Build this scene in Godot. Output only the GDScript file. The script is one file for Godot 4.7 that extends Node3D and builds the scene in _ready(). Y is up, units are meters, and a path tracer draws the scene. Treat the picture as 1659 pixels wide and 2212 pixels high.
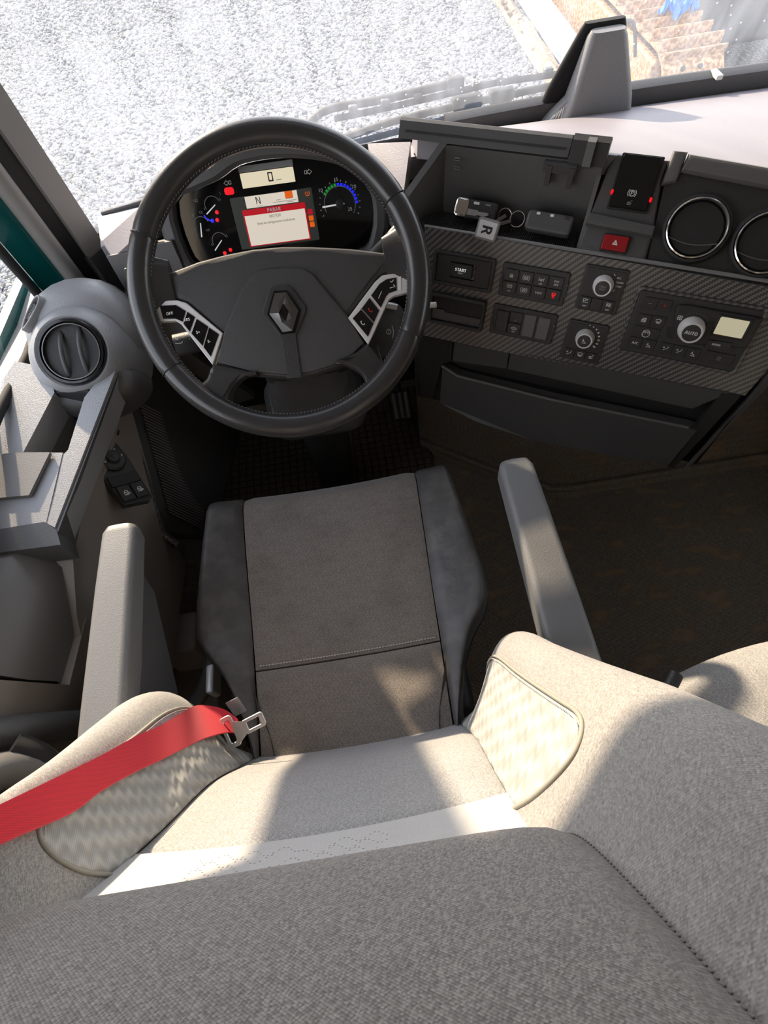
extends Node3D
# Cab of a truck seen from above the driver's seat. X to the passenger side, Y up from the cab floor, -Z towards the windscreen. Metres.

var M := {}
var used := {}
var rng := RandomNumberGenerator.new()
var FA: Transform3D      # control fascia, turned 30 degrees to the driver
var UPF: Transform3D     # vent and switch slope above the fascia
var DF: Transform3D      # upright frame with the fascia's heading
var CLF: Transform3D     # instrument cluster
var WHF: Transform3D     # steering wheel
var LVF: Transform3D     # round vent of the driver's door side

func _ready() -> void:
	rng.seed = 77
	view()
	frames()
	materials()
	shell()
	outside()
	dashboard()
	fascia()
	upper_dash()
	cluster()
	column()
	wheel()
	driver_door()
	footwell()
	driver_seat()
	belt()
	small_things()

func view() -> void:
	var cam := Camera3D.new()
	cam.name = "camera"
	var pitch := deg_to_rad(60.0)
	var roll := deg_to_rad(9.4)
	var fwd := Vector3(0, -sin(pitch), -cos(pitch))
	var rt0 := Vector3.RIGHT
	var up0 := rt0.cross(fwd)
	var rt := rt0 * cos(roll) - up0 * sin(roll)
	var up := rt0 * sin(roll) + up0 * cos(roll)
	cam.transform = Transform3D(Basis(rt, up, -fwd), Vector3(0.10, 1.42, 0))
	cam.fov = rad_to_deg(2.0 * atan(1106.0 / 1150.0))
	cam.near = 0.02
	cam.far = 200.0
	add_child(cam)
	cam.current = true
	var env := Environment.new()
	env.background_mode = Environment.BG_SKY
	var sm := ProceduralSkyMaterial.new()
	sm.sky_top_color = Color(0.76, 0.79, 0.85)
	sm.sky_horizon_color = Color(0.94, 0.94, 0.93)
	sm.ground_bottom_color = Color(0.45, 0.44, 0.42)
	sm.ground_horizon_color = Color(0.75, 0.76, 0.78)
	sm.sky_energy_multiplier = 1.0
	sm.ground_energy_multiplier = 1.0
	var sky := Sky.new()
	sky.sky_material = sm
	env.sky = sky
	env.background_energy_multiplier = 4.9
	env.tonemap_mode = Environment.TONE_MAPPER_LINEAR
	env.tonemap_exposure = 1.05
	env.sdfgi_enabled = true
	env.ssao_enabled = true
	env.ssil_enabled = true
	var we := WorldEnvironment.new()
	we.name = "environment"
	we.environment = env
	add_child(we)
	var sun := DirectionalLight3D.new()
	sun.name = "sun"
	var az := deg_to_rad(26.0)
	var el := deg_to_rad(23.0)
	var to_sun := Vector3(-sin(az) * cos(el), sin(el), -cos(az) * cos(el))
	sun.basis = Basis.looking_at(-to_sun, Vector3.UP)
	sun.light_color = Color(1.0, 0.91, 0.78)
	sun.light_energy = 3.9
	sun.light_angular_distance = 1.2
	sun.shadow_enabled = true
	add_child(sun)

func tilted(o: Vector3, yaw: float, tilt: float) -> Transform3D:
	var p := deg_to_rad(yaw)
	var t := deg_to_rad(tilt)
	var u := Vector3(cos(p), 0, sin(p))
	var nh := Vector3(-sin(p), 0, cos(p))
	var n := nh * cos(t) + Vector3(0, sin(t), 0)
	return Transform3D(Basis(u, n.cross(u), n), o)

func frames() -> void:
	FA = tilted(Vector3(0.4804, 0.782, -0.695), 30, 18)
	UPF = tilted(FA * Vector3(0.06, 0.083, 0), 30, 45)
	DF = tilted(Vector3(0.4804, 0, -0.695), 30, 0)
	CLF = tilted(Vector3(-0.0117, 0.8611, -0.9719), 3, 24)
	WHF = tilted(Vector3(0, 0.894, -0.732), 0, 50)
	LVF = tilted(Vector3(-0.3766, 0.8173, -0.756), -8, 52)

# ---------------------------------------------------------------- nodes

func numbered(n: String) -> String:
	if not used.has(n):
		used[n] = 0
		return n
	used[n] += 1
	return "%s_%03d" % [n, used[n]]

func thing(n: String, label: String, category: String, xf := Transform3D(), group := "") -> Node3D:
	var o := Node3D.new()
	o.name = numbered(n)
	o.transform = xf
	o.set_meta("label", label)
	o.set_meta("category", category)
	if group != "":
		o.set_meta("group", group)
	add_child(o)
	return o

func part(p: Node, n: String, mesh: Mesh, m: Material, xf := Transform3D(), label := "") -> MeshInstance3D:
	var o := MeshInstance3D.new()
	o.name = n
	o.mesh = mesh
	o.material_override = m
	o.transform = xf
	if label != "":
		o.set_meta("label", label)
	p.add_child(o, true)
	return o

func setting(n: String, mesh: Mesh, m: Material, xf := Transform3D(), label := "") -> MeshInstance3D:
	var o := part(self, n, mesh, m, xf, label)
	o.set_meta("kind", "structure")
	return o

func group_of_setting(n: String, label := "") -> Node3D:
	var o := Node3D.new()
	o.name = n
	o.set_meta("kind", "structure")
	if label != "":
		o.set_meta("label", label)
	add_child(o)
	return o

func at(x: float, y: float, z: float) -> Transform3D:
	return Transform3D(Basis(), Vector3(x, y, z))

func mm(x: float, y: float, z := 0.0) -> Transform3D:
	return Transform3D(Basis(), Vector3(x, y, z) * 0.001)

# ---------------------------------------------------------------- meshes

func commit(V: PackedVector3Array, I: PackedInt32Array, ang := 40.0, closed := true) -> ArrayMesh:
	var vol := 0.0
	var c := Vector3.ZERO
	for v in V:
		c += v
	c /= maxi(1, V.size())
	var nf := I.size() / 3
	if closed:
		for f in nf:
			vol += (V[I[f * 3]] - c).dot((V[I[f * 3 + 1]] - c).cross(V[I[f * 3 + 2]] - c))
		if vol > 0.0:
			for f in nf:
				var k := I[f * 3 + 1]
				I[f * 3 + 1] = I[f * 3 + 2]
				I[f * 3 + 2] = k
	var fn := PackedVector3Array()
	fn.resize(nf)
	for f in nf:
		fn[f] = -(V[I[f * 3 + 1]] - V[I[f * 3]]).cross(V[I[f * 3 + 2]] - V[I[f * 3]])
	var a := []
	a.resize(Mesh.ARRAY_MAX)
	var N := PackedVector3Array()
	if ang >= 180.0:
		N.resize(V.size())
		for f in nf:
			for k in 3:
				N[I[f * 3 + k]] += fn[f]
		for i in N.size():
			N[i] = N[i].normalized()
		a[Mesh.ARRAY_VERTEX] = V
		a[Mesh.ARRAY_NORMAL] = N
		a[Mesh.ARRAY_INDEX] = I
	else:
		var near: Array = []
		near.resize(V.size())
		for i in V.size():
			near[i] = []
		for f in nf:
			for k in 3:
				near[I[f * 3 + k]].append(f)
		var cosa := cos(deg_to_rad(ang))
		var P := PackedVector3Array()
		P.resize(nf * 3)
		N.resize(nf * 3)
		for f in nf:
			var me := fn[f].normalized()
			for k in 3:
				var s := Vector3.ZERO
				for g in near[I[f * 3 + k]]:
					if fn[g].normalized().dot(me) > cosa:
						s += fn[g]
				P[f * 3 + k] = V[I[f * 3 + k]]
				N[f * 3 + k] = s.normalized() if s.length_squared() > 0.0 else me
		a[Mesh.ARRAY_VERTEX] = P
		a[Mesh.ARRAY_NORMAL] = N
	var m := ArrayMesh.new()
	m.add_surface_from_arrays(Mesh.PRIMITIVE_TRIANGLES, a)
	return m

func ccw(p: PackedVector2Array) -> PackedVector2Array:
	if Geometry2D.is_polygon_clockwise(p):
		p = p.duplicate()
		p.reverse()
	return p

func pts(a: Array, s := 0.001) -> PackedVector2Array:
	var p := PackedVector2Array()
	for q in a:
		p.append(Vector2(q[0], q[1]) * s)
	return p

func inset(p: PackedVector2Array, d: float) -> PackedVector2Array:
	var out := PackedVector2Array()
	var n := p.size()
	for i in n:
		var e0 := (p[i] - p[(i + n - 1) % n]).normalized()
		var e1 := (p[(i + 1) % n] - p[i]).normalized()
		var n0 := Vector2(-e0.y, e0.x)
		var n1 := Vector2(-e1.y, e1.x)
		var b := n0 + n1
		var k := b.dot(n0)
		out.append(p[i] + b * (d / maxf(k, 0.35)))
	return out

# polygon extruded from z = 0 to h; the front edge is chamfered
func prism(poly: PackedVector2Array, h: float, bev := 0.0, taper := 0.0) -> ArrayMesh:
	var p := ccw(poly)
	var n := p.size()
	var rings: Array = [[p, 0.0]]
	if taper != 0.0:
		p = inset(p, taper)
	if bev > 0.0:
		rings.append([p, h - bev])
		rings.append([inset(p, bev * 0.4), h - bev * 0.25])
		rings.append([inset(p, bev), h])
	else:
		rings.append([p, h])
	var V := PackedVector3Array()
	var I := PackedInt32Array()
	for r in rings:
		for q in r[0]:
			V.append(Vector3(q.x, q.y, r[1]))
	for k in rings.size() - 1:
		for i in n:
			var j := (i + 1) % n
			var a := k * n
			I.append_array([a + i, a + j, a + n + j, a + i, a + n + j, a + n + i])
	var T := Geometry2D.triangulate_polygon(ccw(poly))
	var L := (rings.size() - 1) * n
	for f in T.size() / 3:
		var x := T[f * 3]
		var y := T[f * 3 + 1]
		var z := T[f * 3 + 2]
		var q := ccw(poly)
		if (q[y] - q[x]).cross(q[z] - q[x]) < 0.0:
			var k := y
			y = z
			z = k
		I.append_array([L + x, L + y, L + z, x, z, y])
	return commit(V, I, 35.0)

func rrect(w: float, h: float, r: float, seg := 3) -> PackedVector2Array:
	var p := PackedVector2Array()
	r = minf(r, minf(w, h) * 0.499)
	for q in [[1, 1, 0.0], [-1, 1, 0.5], [-1, -1, 1.0], [1, -1, 1.5]]:
		var c := Vector2(q[0] * (w / 2 - r), q[1] * (h / 2 - r))
		for k in seg + 1:
			var t := (float(q[2]) + 0.5 * k / seg) * PI
			p.append(c + Vector2(cos(t), sin(t)) * r)
	return p

func disc(r: float, n := 32) -> PackedVector2Array:
	var p := PackedVector2Array()
	for i in n:
		p.append(Vector2(cos(TAU * i / n), sin(TAU * i / n)) * r)
	return p

func slab(w: float, h: float, d: float, r := 0.004, bev := 0.002) -> ArrayMesh:
	return prism(rrect(w, h, r), d, bev)

# box with rounded upright edges, centred, standing along y
func block(sx: float, sy: float, sz: float, r := 0.01) -> ArrayMesh:
	var p := rrect(sx, sz, r)
	var V := PackedVector3Array()
	var I := PackedInt32Array()
	var b := minf(r * 0.6, sy * 0.25)
	var lv: Array = [[inset(p, b), -sy / 2], [p, -sy / 2 + b], [p, sy / 2 - b], [inset(p, b), sy / 2]]
	var n := p.size()
	for l in lv:
		for q in l[0]:
			V.append(Vector3(q.x, l[1], q.y))
	skin(I, 4, n, true)
	fan(V, I, 0, n)
	fan(V, I, 3 * n, n)
	return commit(V, I, 50.0)

func skin(I: PackedInt32Array, rows: int, n: int, loop: bool) -> void:
	for k in rows - 1:
		for i in (n if loop else n - 1):
			var j := (i + 1) % n
			var a := k * n
			I.append_array([a + i, a + j, a + n + j, a + i, a + n + j, a + n + i])

# closes a convex ring with a centre point; the winding follows the ring that starts or ends the skin
func fan(V: PackedVector3Array, I: PackedInt32Array, first: int, n: int) -> void:
	var c := Vector3.ZERO
	for i in n:
		c += V[first + i]
	V.append(c / n)
	var k := V.size() - 1
	for i in n:
		var j := (i + 1) % n
		if first == 0:
			I.append_array([k, first + j, first + i])
		else:
			I.append_array([k, first + i, first + j])

func loft(rings: Array, ang := 50.0) -> ArrayMesh:
	var V := PackedVector3Array()
	var I := PackedInt32Array()
	var n: int = rings[0].size()
	for r in rings:
		V.append_array(r)
	skin(I, rings.size(), n, true)
	fan(V, I, 0, n)
	fan(V, I, (rings.size() - 1) * n, n)
	return commit(V, I, ang)

# strip between two outlines of the same number of points, from z0 to z1
func ring_prism(outer: PackedVector2Array, inner: PackedVector2Array, z0: float, z1: float, bev := 0.001) -> ArrayMesh:
	var n := outer.size()
	var V := PackedVector3Array()
	var I := PackedInt32Array()
	for r in [[outer, z0], [outer, z1 - bev], [inset(outer, bev), z1], [inset(inner, -bev), z1], [inner, z1 - bev], [inner, z0]]:
		for q in r[0]:
			V.append(Vector3(q.x, q.y, r[1]))
	for k in 6:
		for i in n:
			var j := (i + 1) % n
			var a := k * n
			var b := ((k + 1) % 6) * n
			I.append_array([a + i, a + j, b + j, a + i, b + j, b + i])
	return commit(V, I, 40.0)

# profile of (radius, z) turned about z
func lathe(prof: Array, n := 40, ang := 40.0, ringed := false) -> ArrayMesh:
	var V := PackedVector3Array()
	var I := PackedInt32Array()
	for q in prof:
		for i in n:
			var t := TAU * i / n
			V.append(Vector3(cos(t) * q[0], sin(t) * q[0], q[1]))
	skin(I, prof.size(), n, true)
	if ringed:
		for i in n:
			var j := (i + 1) % n
			var a := (prof.size() - 1) * n
			I.append_array([a + i, a + j, j, a + i, j, i])
	else:
		fan(V, I, 0, n)
		fan(V, I, (prof.size() - 1) * n, n)
	return commit(V, I, ang)

func spline(c: Array, per: int, loop := false) -> PackedVector3Array:
	var out := PackedVector3Array()
	var n := c.size()
	for i in (n if loop else n - 1):
		var a: Vector3 = c[(i + n - 1) % n] if loop or i > 0 else c[0]
		var b: Vector3 = c[i]
		var d: Vector3 = c[(i + 1) % n]
		var e: Vector3 = c[(i + 2) % n] if loop or i + 2 < n else c[n - 1]
		for k in per:
			out.append(b.cubic_interpolate(d, a, e, float(k) / per))
	if not loop:
		out.append(c[n - 1])
	return out

func spline2(c: Array, per: int, s := 1.0) -> PackedVector2Array:
	var q := []
	for p in c:
		q.append(Vector3(p[0], p[1], 0) * s)
	var out := PackedVector2Array()
	for v in spline(q, per, true):
		out.append(Vector2(v.x, v.y))
	return out

# round or oval tube along a path; radii may vary
func tube(path: PackedVector3Array, r, seg := 10, loop := false, flat := 1.0, up := Vector3.UP) -> ArrayMesh:
	var V := PackedVector3Array()
	var I := PackedInt32Array()
	var n := path.size()
	for i in n:
		var d: Vector3
		if loop:
			d = path[(i + 1) % n] - path[(i + n - 1) % n]
		else:
			d = path[mini(i + 1, n - 1)] - path[maxi(i - 1, 0)]
		d = d.normalized()
		var s := d.cross(up)
		if s.length() < 0.05:
			s = d.cross(Vector3.RIGHT)
		s = s.normalized()
		var t := s.cross(d).normalized()
		var rr: float = r if r is float else r[i]
		for k in seg:
			var w := TAU * k / seg
			V.append(path[i] + s * cos(w) * rr + t * sin(w) * rr * flat)
	skin(I, n, seg, false if seg < 3 else true)
	if loop:
		for k in seg:
			var j := (k + 1) % seg
			var a := (n - 1) * seg
			I.append_array([a + k, a + j, j, a + k, j, k])
	else:
		fan(V, I, 0, seg)
		fan(V, I, (n - 1) * seg, seg)
	return commit(V, I, 60.0)

# flat band (belt, bar) with width along side and thickness along the other axis
func band(path: PackedVector3Array, sides: PackedVector3Array, w: float, th: float) -> ArrayMesh:
	var V := PackedVector3Array()
	var I := PackedInt32Array()
	var n := path.size()
	for i in n:
		var d := (path[mini(i + 1, n - 1)] - path[maxi(i - 1, 0)]).normalized()
		var s := (sides[i] - d * sides[i].dot(d)).normalized()
		var t := s.cross(d)
		for q in [[-1, -1], [1, -1], [1, 1], [-1, 1]]:
			V.append(path[i] + s * (w / 2 * q[0]) + t * (th / 2 * q[1]))
	skin(I, n, 4, true)
	I.append_array([0, 2, 1, 0, 3, 2])
	var L := (n - 1) * 4
	I.append_array([L, L + 1, L + 2, L, L + 2, L + 3])
	return commit(V, I, 40.0)

# upholstery: a grid of points becomes a padded sheet, drawn in along its edges like a seam
func pad(rows: Array, th: float, edge := 0.004, ew := 0.012, ang := 60.0) -> ArrayMesh:
	var nr := rows.size()
	var nc: int = rows[0].size()
	var P := PackedVector3Array()
	for r in rows:
		P.append_array(r)
	var N := PackedVector3Array()
	N.resize(P.size())
	for j in nr:
		for i in nc:
			var a := P[j * nc + mini(i + 1, nc - 1)] - P[j * nc + maxi(i - 1, 0)]
			var b := P[mini(j + 1, nr - 1) * nc + i] - P[maxi(j - 1, 0) * nc + i]
			N[j * nc + i] = a.cross(b).normalized()
	var V := PackedVector3Array()
	V.resize(P.size() * 2)
	for j in nr:
		for i in nc:
			var k := j * nc + i
			var d := 1e9
			d = minf(d, P[k].distance_to(P[j * nc]))
			d = minf(d, P[k].distance_to(P[j * nc + nc - 1]))
			d = minf(d, P[k].distance_to(P[i]))
			d = minf(d, P[k].distance_to(P[(nr - 1) * nc + i]))
			var e := 1.0 - clampf(d / ew, 0, 1)
			V[k] = P[k] - N[k] * (edge * e * e)
			V[P.size() + k] = P[k] - N[k] * th
	var I := PackedInt32Array()
	var o := P.size()
	for j in nr - 1:
		for i in nc - 1:
			var a := j * nc + i
			I.append_array([a, a + 1, a + nc + 1, a, a + nc + 1, a + nc])
			I.append_array([o + a, o + a + nc + 1, o + a + 1, o + a, o + a + nc, o + a + nc + 1])
	for i in nc - 1:
		var t := (nr - 1) * nc
		I.append_array([i, o + i + 1, i + 1, i, o + i, o + i + 1])
		I.append_array([t + i, t + i + 1, o + t + i + 1, t + i, o + t + i + 1, o + t + i])
	for j in nr - 1:
		var a := j * nc
		var b := j * nc + nc - 1
		I.append_array([a, a + nc, o + a + nc, a, o + a + nc, o + a])
		I.append_array([b, o + b + nc, b + nc, b, o + b, o + b + nc])
	return commit(V, I, ang)

# solid between a quad or polygon and the same moved by d
func plate(P: Array, d: Vector3, ang := 30.0) -> ArrayMesh:
	var n := P.size()
	var V := PackedVector3Array()
	for p in P:
		V.append(p)
	for p in P:
		V.append(p + d)
	var nrm := Vector3.ZERO
	for i in n:
		nrm += (P[i] as Vector3).cross(P[(i + 1) % n])
	nrm = nrm.normalized()
	var ax := (Vector3.RIGHT if absf(nrm.x) < 0.8 else Vector3.UP)
	var e := (ax - nrm * ax.dot(nrm)).normalized()
	var g := nrm.cross(e)
	var q := PackedVector2Array()
	for p in P:
		q.append(Vector2(p.dot(e), p.dot(g)))
	var T := Geometry2D.triangulate_polygon(q)
	var I := PackedInt32Array()
	for f in T.size() / 3:
		var x := T[f * 3]
		var y := T[f * 3 + 1]
		var z := T[f * 3 + 2]
		if (q[y] - q[x]).cross(q[z] - q[x]) < 0.0:
			var k := y
			y = z
			z = k
		I.append_array([x, z, y, n + x, n + y, n + z])
	var up := d.dot(nrm) > 0.0
	for i in n:
		var j := (i + 1) % n
		I.append_array([i, j, n + j, i, n + j, n + i])
	if not up:
		var J := PackedInt32Array()
		for f in T.size() * 2 / 3:
			J.append_array([I[f * 3], I[f * 3 + 2], I[f * 3 + 1]])
		for k in range(T.size() * 2, I.size()):
			J.append(I[k])
		I = J
	return commit(V, I, ang)

func join(list: Array) -> ArrayMesh:
	var st := SurfaceTool.new()
	st.begin(Mesh.PRIMITIVE_TRIANGLES)
	for q in list:
		st.append_from(q[0], 0, q[1])
	return st.commit()

# strokes of a printed symbol: lists of [x, y] points in mm, as thin raised lines
func strokes(lines: Array, w := 0.0009, h := 0.0004) -> ArrayMesh:
	var st := []
	for l in lines:
		for i in l.size() - 1:
			var a := Vector2(l[i][0], l[i][1]) * 0.001
			var b := Vector2(l[i + 1][0], l[i + 1][1]) * 0.001
			var d := b - a
			var m := prism(rrect(d.length() + w, w, w * 0.3, 1), h)
			st.append([m, Transform3D(Basis(Vector3.BACK, d.angle()), Vector3((a.x + b.x) / 2, (a.y + b.y) / 2, 0))])
	return join(st)

func arc(cx: float, cy: float, r: float, a0: float, a1: float, n := 8) -> Array:
	var o := []
	for i in n + 1:
		var t := deg_to_rad(lerpf(a0, a1, float(i) / n))
		o.append([cx + r * cos(t), cy + r * sin(t)])
	return o

func words(p: Node, s: String, h: float, m: Material, xf: Transform3D, bold := true, depth := 0.0004) -> MeshInstance3D:
	var t := TextMesh.new()
	var f := SystemFont.new()
	f.font_names = PackedStringArray(["Droid Sans"])
	f.font_weight = 700 if bold else 400
	t.font = f
	t.text = s
	t.font_size = 32
	t.pixel_size = h / 23.0
	t.depth = depth
	t.curve_step = 2.0
	return part(p, "lettering", t, m, xf)

# ---------------------------------------------------------------- materials

func mat(n: String, c: Color, rough := 0.6, metal := 0.0, spec := 0.5) -> StandardMaterial3D:
	var m := StandardMaterial3D.new()
	m.resource_name = n
	m.albedo_color = c
	m.roughness = rough
	m.metallic = metal
	m.metallic_specular = spec
	m.cull_mode = BaseMaterial3D.CULL_DISABLED
	M[n] = m
	return m

func tri(m: StandardMaterial3D, scale: float) -> void:
	m.uv1_triplanar = true
	m.uv1_scale = Vector3.ONE * scale

func noise_tex(freq: float, normal := false, ramp: Gradient = null, size := 256, bump := 4.0, kind := FastNoiseLite.TYPE_SIMPLEX_SMOOTH) -> NoiseTexture2D:
	var n := FastNoiseLite.new()
	n.seed = 5
	n.noise_type = kind
	n.frequency = freq
	n.fractal_octaves = 3
	var t := NoiseTexture2D.new()
	t.width = size
	t.height = size
	t.seamless = true
	t.noise = n
	t.as_normal_map = normal
	t.bump_strength = bump
	if ramp:
		t.color_ramp = ramp
	return t

func ramp(a: Color, b: Color, lo := 0.0, hi := 1.0) -> Gradient:
	var g := Gradient.new()
	g.offsets = PackedFloat32Array([lo, hi])
	g.colors = PackedColorArray([a, b])
	return g

func picture(size: int, f: Callable) -> ImageTexture:
	var im := Image.create(size, size, false, Image.FORMAT_RGB8)
	for y in size:
		for x in size:
			im.set_pixel(x, y, f.call(x, y))
	return ImageTexture.create_from_image(im)

func hash2(x: int, y: int) -> float:
	var h := (x * 374761393 + y * 668265263) & 0x7fffffff
	h = ((h ^ (h >> 13)) * 1274126177) & 0x7fffffff
	return float((h ^ (h >> 16)) & 0xffff) / 65535.0

func glow(n: String, c: Color, e: float) -> StandardMaterial3D:
	var m := mat(n, c * 0.3, 0.4)
	m.emission_enabled = true
	m.emission = c
	m.emission_energy_multiplier = e
	return m

func materials() -> void:
	var grain := noise_tex(0.09, true, null, 256, 3.0)
	var leather := noise_tex(0.05, true, null, 256, 7.0, FastNoiseLite.TYPE_CELLULAR)
	# moulded plastics
	for q in [["black", 0.185, 0.5], ["soot", 0.135, 0.6], ["graphite", 0.29, 0.5], ["slate", 0.37, 0.5], ["trim", 0.39, 0.55], ["keys", 0.16, 0.45]]:
		var m := mat(q[0], Color(q[1] * 1.02, q[1], q[1] * 0.98), q[2])
		m.normal_enabled = true
		m.normal_texture = grain
		m.normal_scale = 0.25
		tri(m, 14.0)
	M.graphite.albedo_color = Color(0.30, 0.296, 0.295)
	var m: StandardMaterial3D
	m = mat("dash_pad", Color(0.56, 0.545, 0.57), 0.5)
	m.normal_enabled = true
	m.normal_texture = grain
	m.normal_scale = 0.2
	tri(m, 14.0)
	m = mat("beige", Color(0.52, 0.485, 0.455), 0.6)
	m.normal_enabled = true
	m.normal_texture = grain
	m.normal_scale = 0.25
	tri(m, 14.0)
	m = mat("door_grey", Color(0.50, 0.50, 0.505), 0.42)
	m.normal_enabled = true
	m.normal_texture = grain
	m.normal_scale = 0.5
	tri(m, 16.0)
	m = mat("pillar_grey", Color(0.50, 0.485, 0.47), 0.55)
	m = mat("armrest_vinyl", Color(0.43, 0.43, 0.43), 0.5)
	m.normal_enabled = true
	m.normal_texture = leather
	m.normal_scale = 0.3
	tri(m, 34.0)
	m = mat("wheel_leather", Color(0.20, 0.195, 0.192), 0.26)
	m.normal_enabled = true
	m.normal_texture = leather
	m.normal_scale = 0.12
	tri(m, 30.0)
	m = mat("hub_skin", Color(0.235, 0.228, 0.222), 0.48)
	m.normal_enabled = true
	m.normal_texture = leather
	m.normal_scale = 0.6
	tri(m, 75.0)
	mat("gloss_black", Color(0.055, 0.055, 0.06), 0.08)
	mat("rubber", Color(0.08, 0.08, 0.08), 0.8)
	mat("silver", Color(0.84, 0.83, 0.82), 0.35, 0.15)
	mat("chrome", Color(0.82, 0.80, 0.78), 0.16, 1.0)
	mat("steel", Color(0.72, 0.72, 0.73), 0.3, 0.9)
	mat("dark_steel", Color(0.42, 0.41, 0.40), 0.28, 0.9)
	mat("print_white", Color(0.86, 0.86, 0.84), 0.7)
	mat("print_grey", Color(0.52, 0.52, 0.52), 0.7)
	mat("print_red", Color(0.80, 0.16, 0.12), 0.7)
	mat("print_dark", Color(0.10, 0.10, 0.12), 0.7)
	mat("hazard_red", Color(0.58, 0.07, 0.10), 0.35)
	mat("thread", Color(0.72, 0.71, 0.69), 0.8)
	mat("thread_dark", Color(0.46, 0.45, 0.44), 0.8)
	mat("liner_light", Color(0.74, 0.72, 0.69), 0.8)
	mat("tag_white", Color(0.82, 0.82, 0.82), 0.5)
	m = mat("teal_paint", Color(0.03, 0.36, 0.36), 0.25, 0.0)
	m.clearcoat_enabled = true
	m.clearcoat = 1.0
	m.clearcoat_roughness = 0.05
	m = mat("film", Color(0.7, 0.72, 0.75, 0.35), 0.1)
	m.transparency = BaseMaterial3D.TRANSPARENCY_ALPHA
	m = mat("glass", Color(0.85, 0.95, 0.95, 0.04), 0.0)
	m.transparency = BaseMaterial3D.TRANSPARENCY_ALPHA
	# windscreen dirt: dried drops and wiped dust
	var dn := FastNoiseLite.new()
	dn.seed = 3
	dn.frequency = 0.012
	dn.fractal_octaves = 4
	var dim := Image.create(512, 512, false, Image.FORMAT_RGBA8)
	for y in 512:
		for x in 512:
			var a := 0.20 + 0.14 * dn.get_noise_2d(x * 2.2, y * 0.5)
			if hash2(x / 2, y / 2) > 0.9965:
				a += 0.5
			dim.set_pixel(x, y, Color(0.86, 0.90, 0.96, clampf(a, 0.02, 0.8)))
	m = mat("dust", Color(1, 1, 1, 1), 0.9)
	m.albedo_texture = ImageTexture.create_from_image(dim)
	m.transparency = BaseMaterial3D.TRANSPARENCY_ALPHA
	m.backlight_enabled = true
	m.backlight = Color(0.95, 0.95, 0.97)
	tri(m, 1.6)
	# carbon look film, 2 by 2 twill
	var twill := picture(64, func(x: int, y: int) -> Color:
		var cx := x / 8
		var cy := y / 8
		var warp := (cx + cy) % 4 < 2
		var t := float(y % 8) / 8.0 if warp else float(x % 8) / 8.0
		var e := 0.85 + 0.15 * sin(t * PI)
		var v := (0.42 if warp else 0.20) * e
		return Color(v, v * 0.98, v * 0.95))
	m = mat("carbon", Color(1, 1, 1), 0.38)
	m.albedo_texture = twill
	m.clearcoat_enabled = true
	m.clearcoat = 0.6
	m.clearcoat_roughness = 0.25
	tri(m, 45.0)
	# woven seat fabrics: diagonal threads of mixed tones
	var weave := func(lo: float, hi: float, warm: float) -> Callable:
		return func(x: int, y: int) -> Color:
			var k := (x + y) % 256
			var row := k / 8
			var cell := (x - y + 512) / 5
			var r := hash2(row, cell % 52)
			var t := 0.5 + 0.5 * sin(float(k % 8) / 8.0 * TAU)
			var v := lerpf(lo, hi, r * 0.65 + t * 0.35)
			return Color(v * warm, v, v / warm)
	for q in [["wing_fabric", 0.42, 0.70, 1.02, 15.6], ["insert_fabric", 0.42, 0.74, 1.005, 19.0], ["band_fabric", 0.66, 0.76, 1.005, 26.0], ["head_fabric", 0.34, 0.66, 1.03, 15.6], ["cushion_fabric", 0.31, 0.58, 1.06, 20.0]]:
		m = mat(q[0], Color(1, 1, 1), 0.95, 0.0, 0.2)
		m.albedo_texture = picture(256, weave.call(q[1], q[2], q[3]))
		m.rim_enabled = true
		m.rim = 0.4
		tri(m, q[4])
		m.normal_enabled = true
		m.normal_texture = grain
		m.normal_scale = 0.5
	m = mat("honeycomb_fabric", Color(1, 1, 1), 0.95, 0.0, 0.2)
	m.albedo_texture = picture(128, func(x: int, y: int) -> Color:
		var l := 0.5 + 0.5 * sin(float(y) / 8.0 * TAU)
		var w := 0.5 + 0.5 * sin((float(x) + 10.0 * sin(float(y) / 64.0 * TAU)) / 64.0 * TAU)
		var v := 0.56 + 0.12 * w + 0.07 * l
		return Color(v, v * 0.995, v * 0.97))
	m.heightmap_enabled = true
	m.heightmap_scale = 0.25
	m.heightmap_texture = picture(128, func(x: int, y: int) -> Color:
		var w := 0.5 + 0.5 * sin((float(x) + 10.0 * sin(float(y) / 64.0 * TAU)) / 64.0 * TAU)
		return Color(w, w, w))
	tri(m, 28.0)
	m = mat("bolster_leather", Color(0.30, 0.29, 0.285), 0.5)
	m.normal_enabled = true
	m.normal_texture = noise_tex(0.02, true, null, 256, 6.0)
	m.normal_scale = 0.25
	tri(m, 6.0)
	m.detail_enabled = true
	m.detail_albedo = noise_tex(0.012, false, ramp(Color(0.26, 0.25, 0.245, 0.5), Color(0.40, 0.39, 0.38, 0.5), 0.35, 0.8))
	m = mat("piping", Color(0.58, 0.57, 0.53), 0.7)
	m = M.cushion_fabric
	m.detail_enabled = true
	m.detail_uv_layer = BaseMaterial3D.DETAIL_UV_2
	m.uv2_triplanar = true
	m.uv2_scale = Vector3.ONE * 2.4
	m.detail_albedo = noise_tex(0.014, false, ramp(Color(0.30, 0.27, 0.25, 0.0), Color(0.30, 0.27, 0.25, 0.22), 0.5, 0.9))
	# belt
	m = mat("belt_red", Color(1, 1, 1), 0.6)
	m.albedo_texture = picture(64, func(x: int, y: int) -> Color:
		var v := 0.90 + 0.07 * sin(float(x) / 4.0 * TAU) + 0.05 * hash2(x, y)
		return Color(0.92 * v, 0.14 * v, 0.22 * v))
	m.rim_enabled = true
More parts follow.
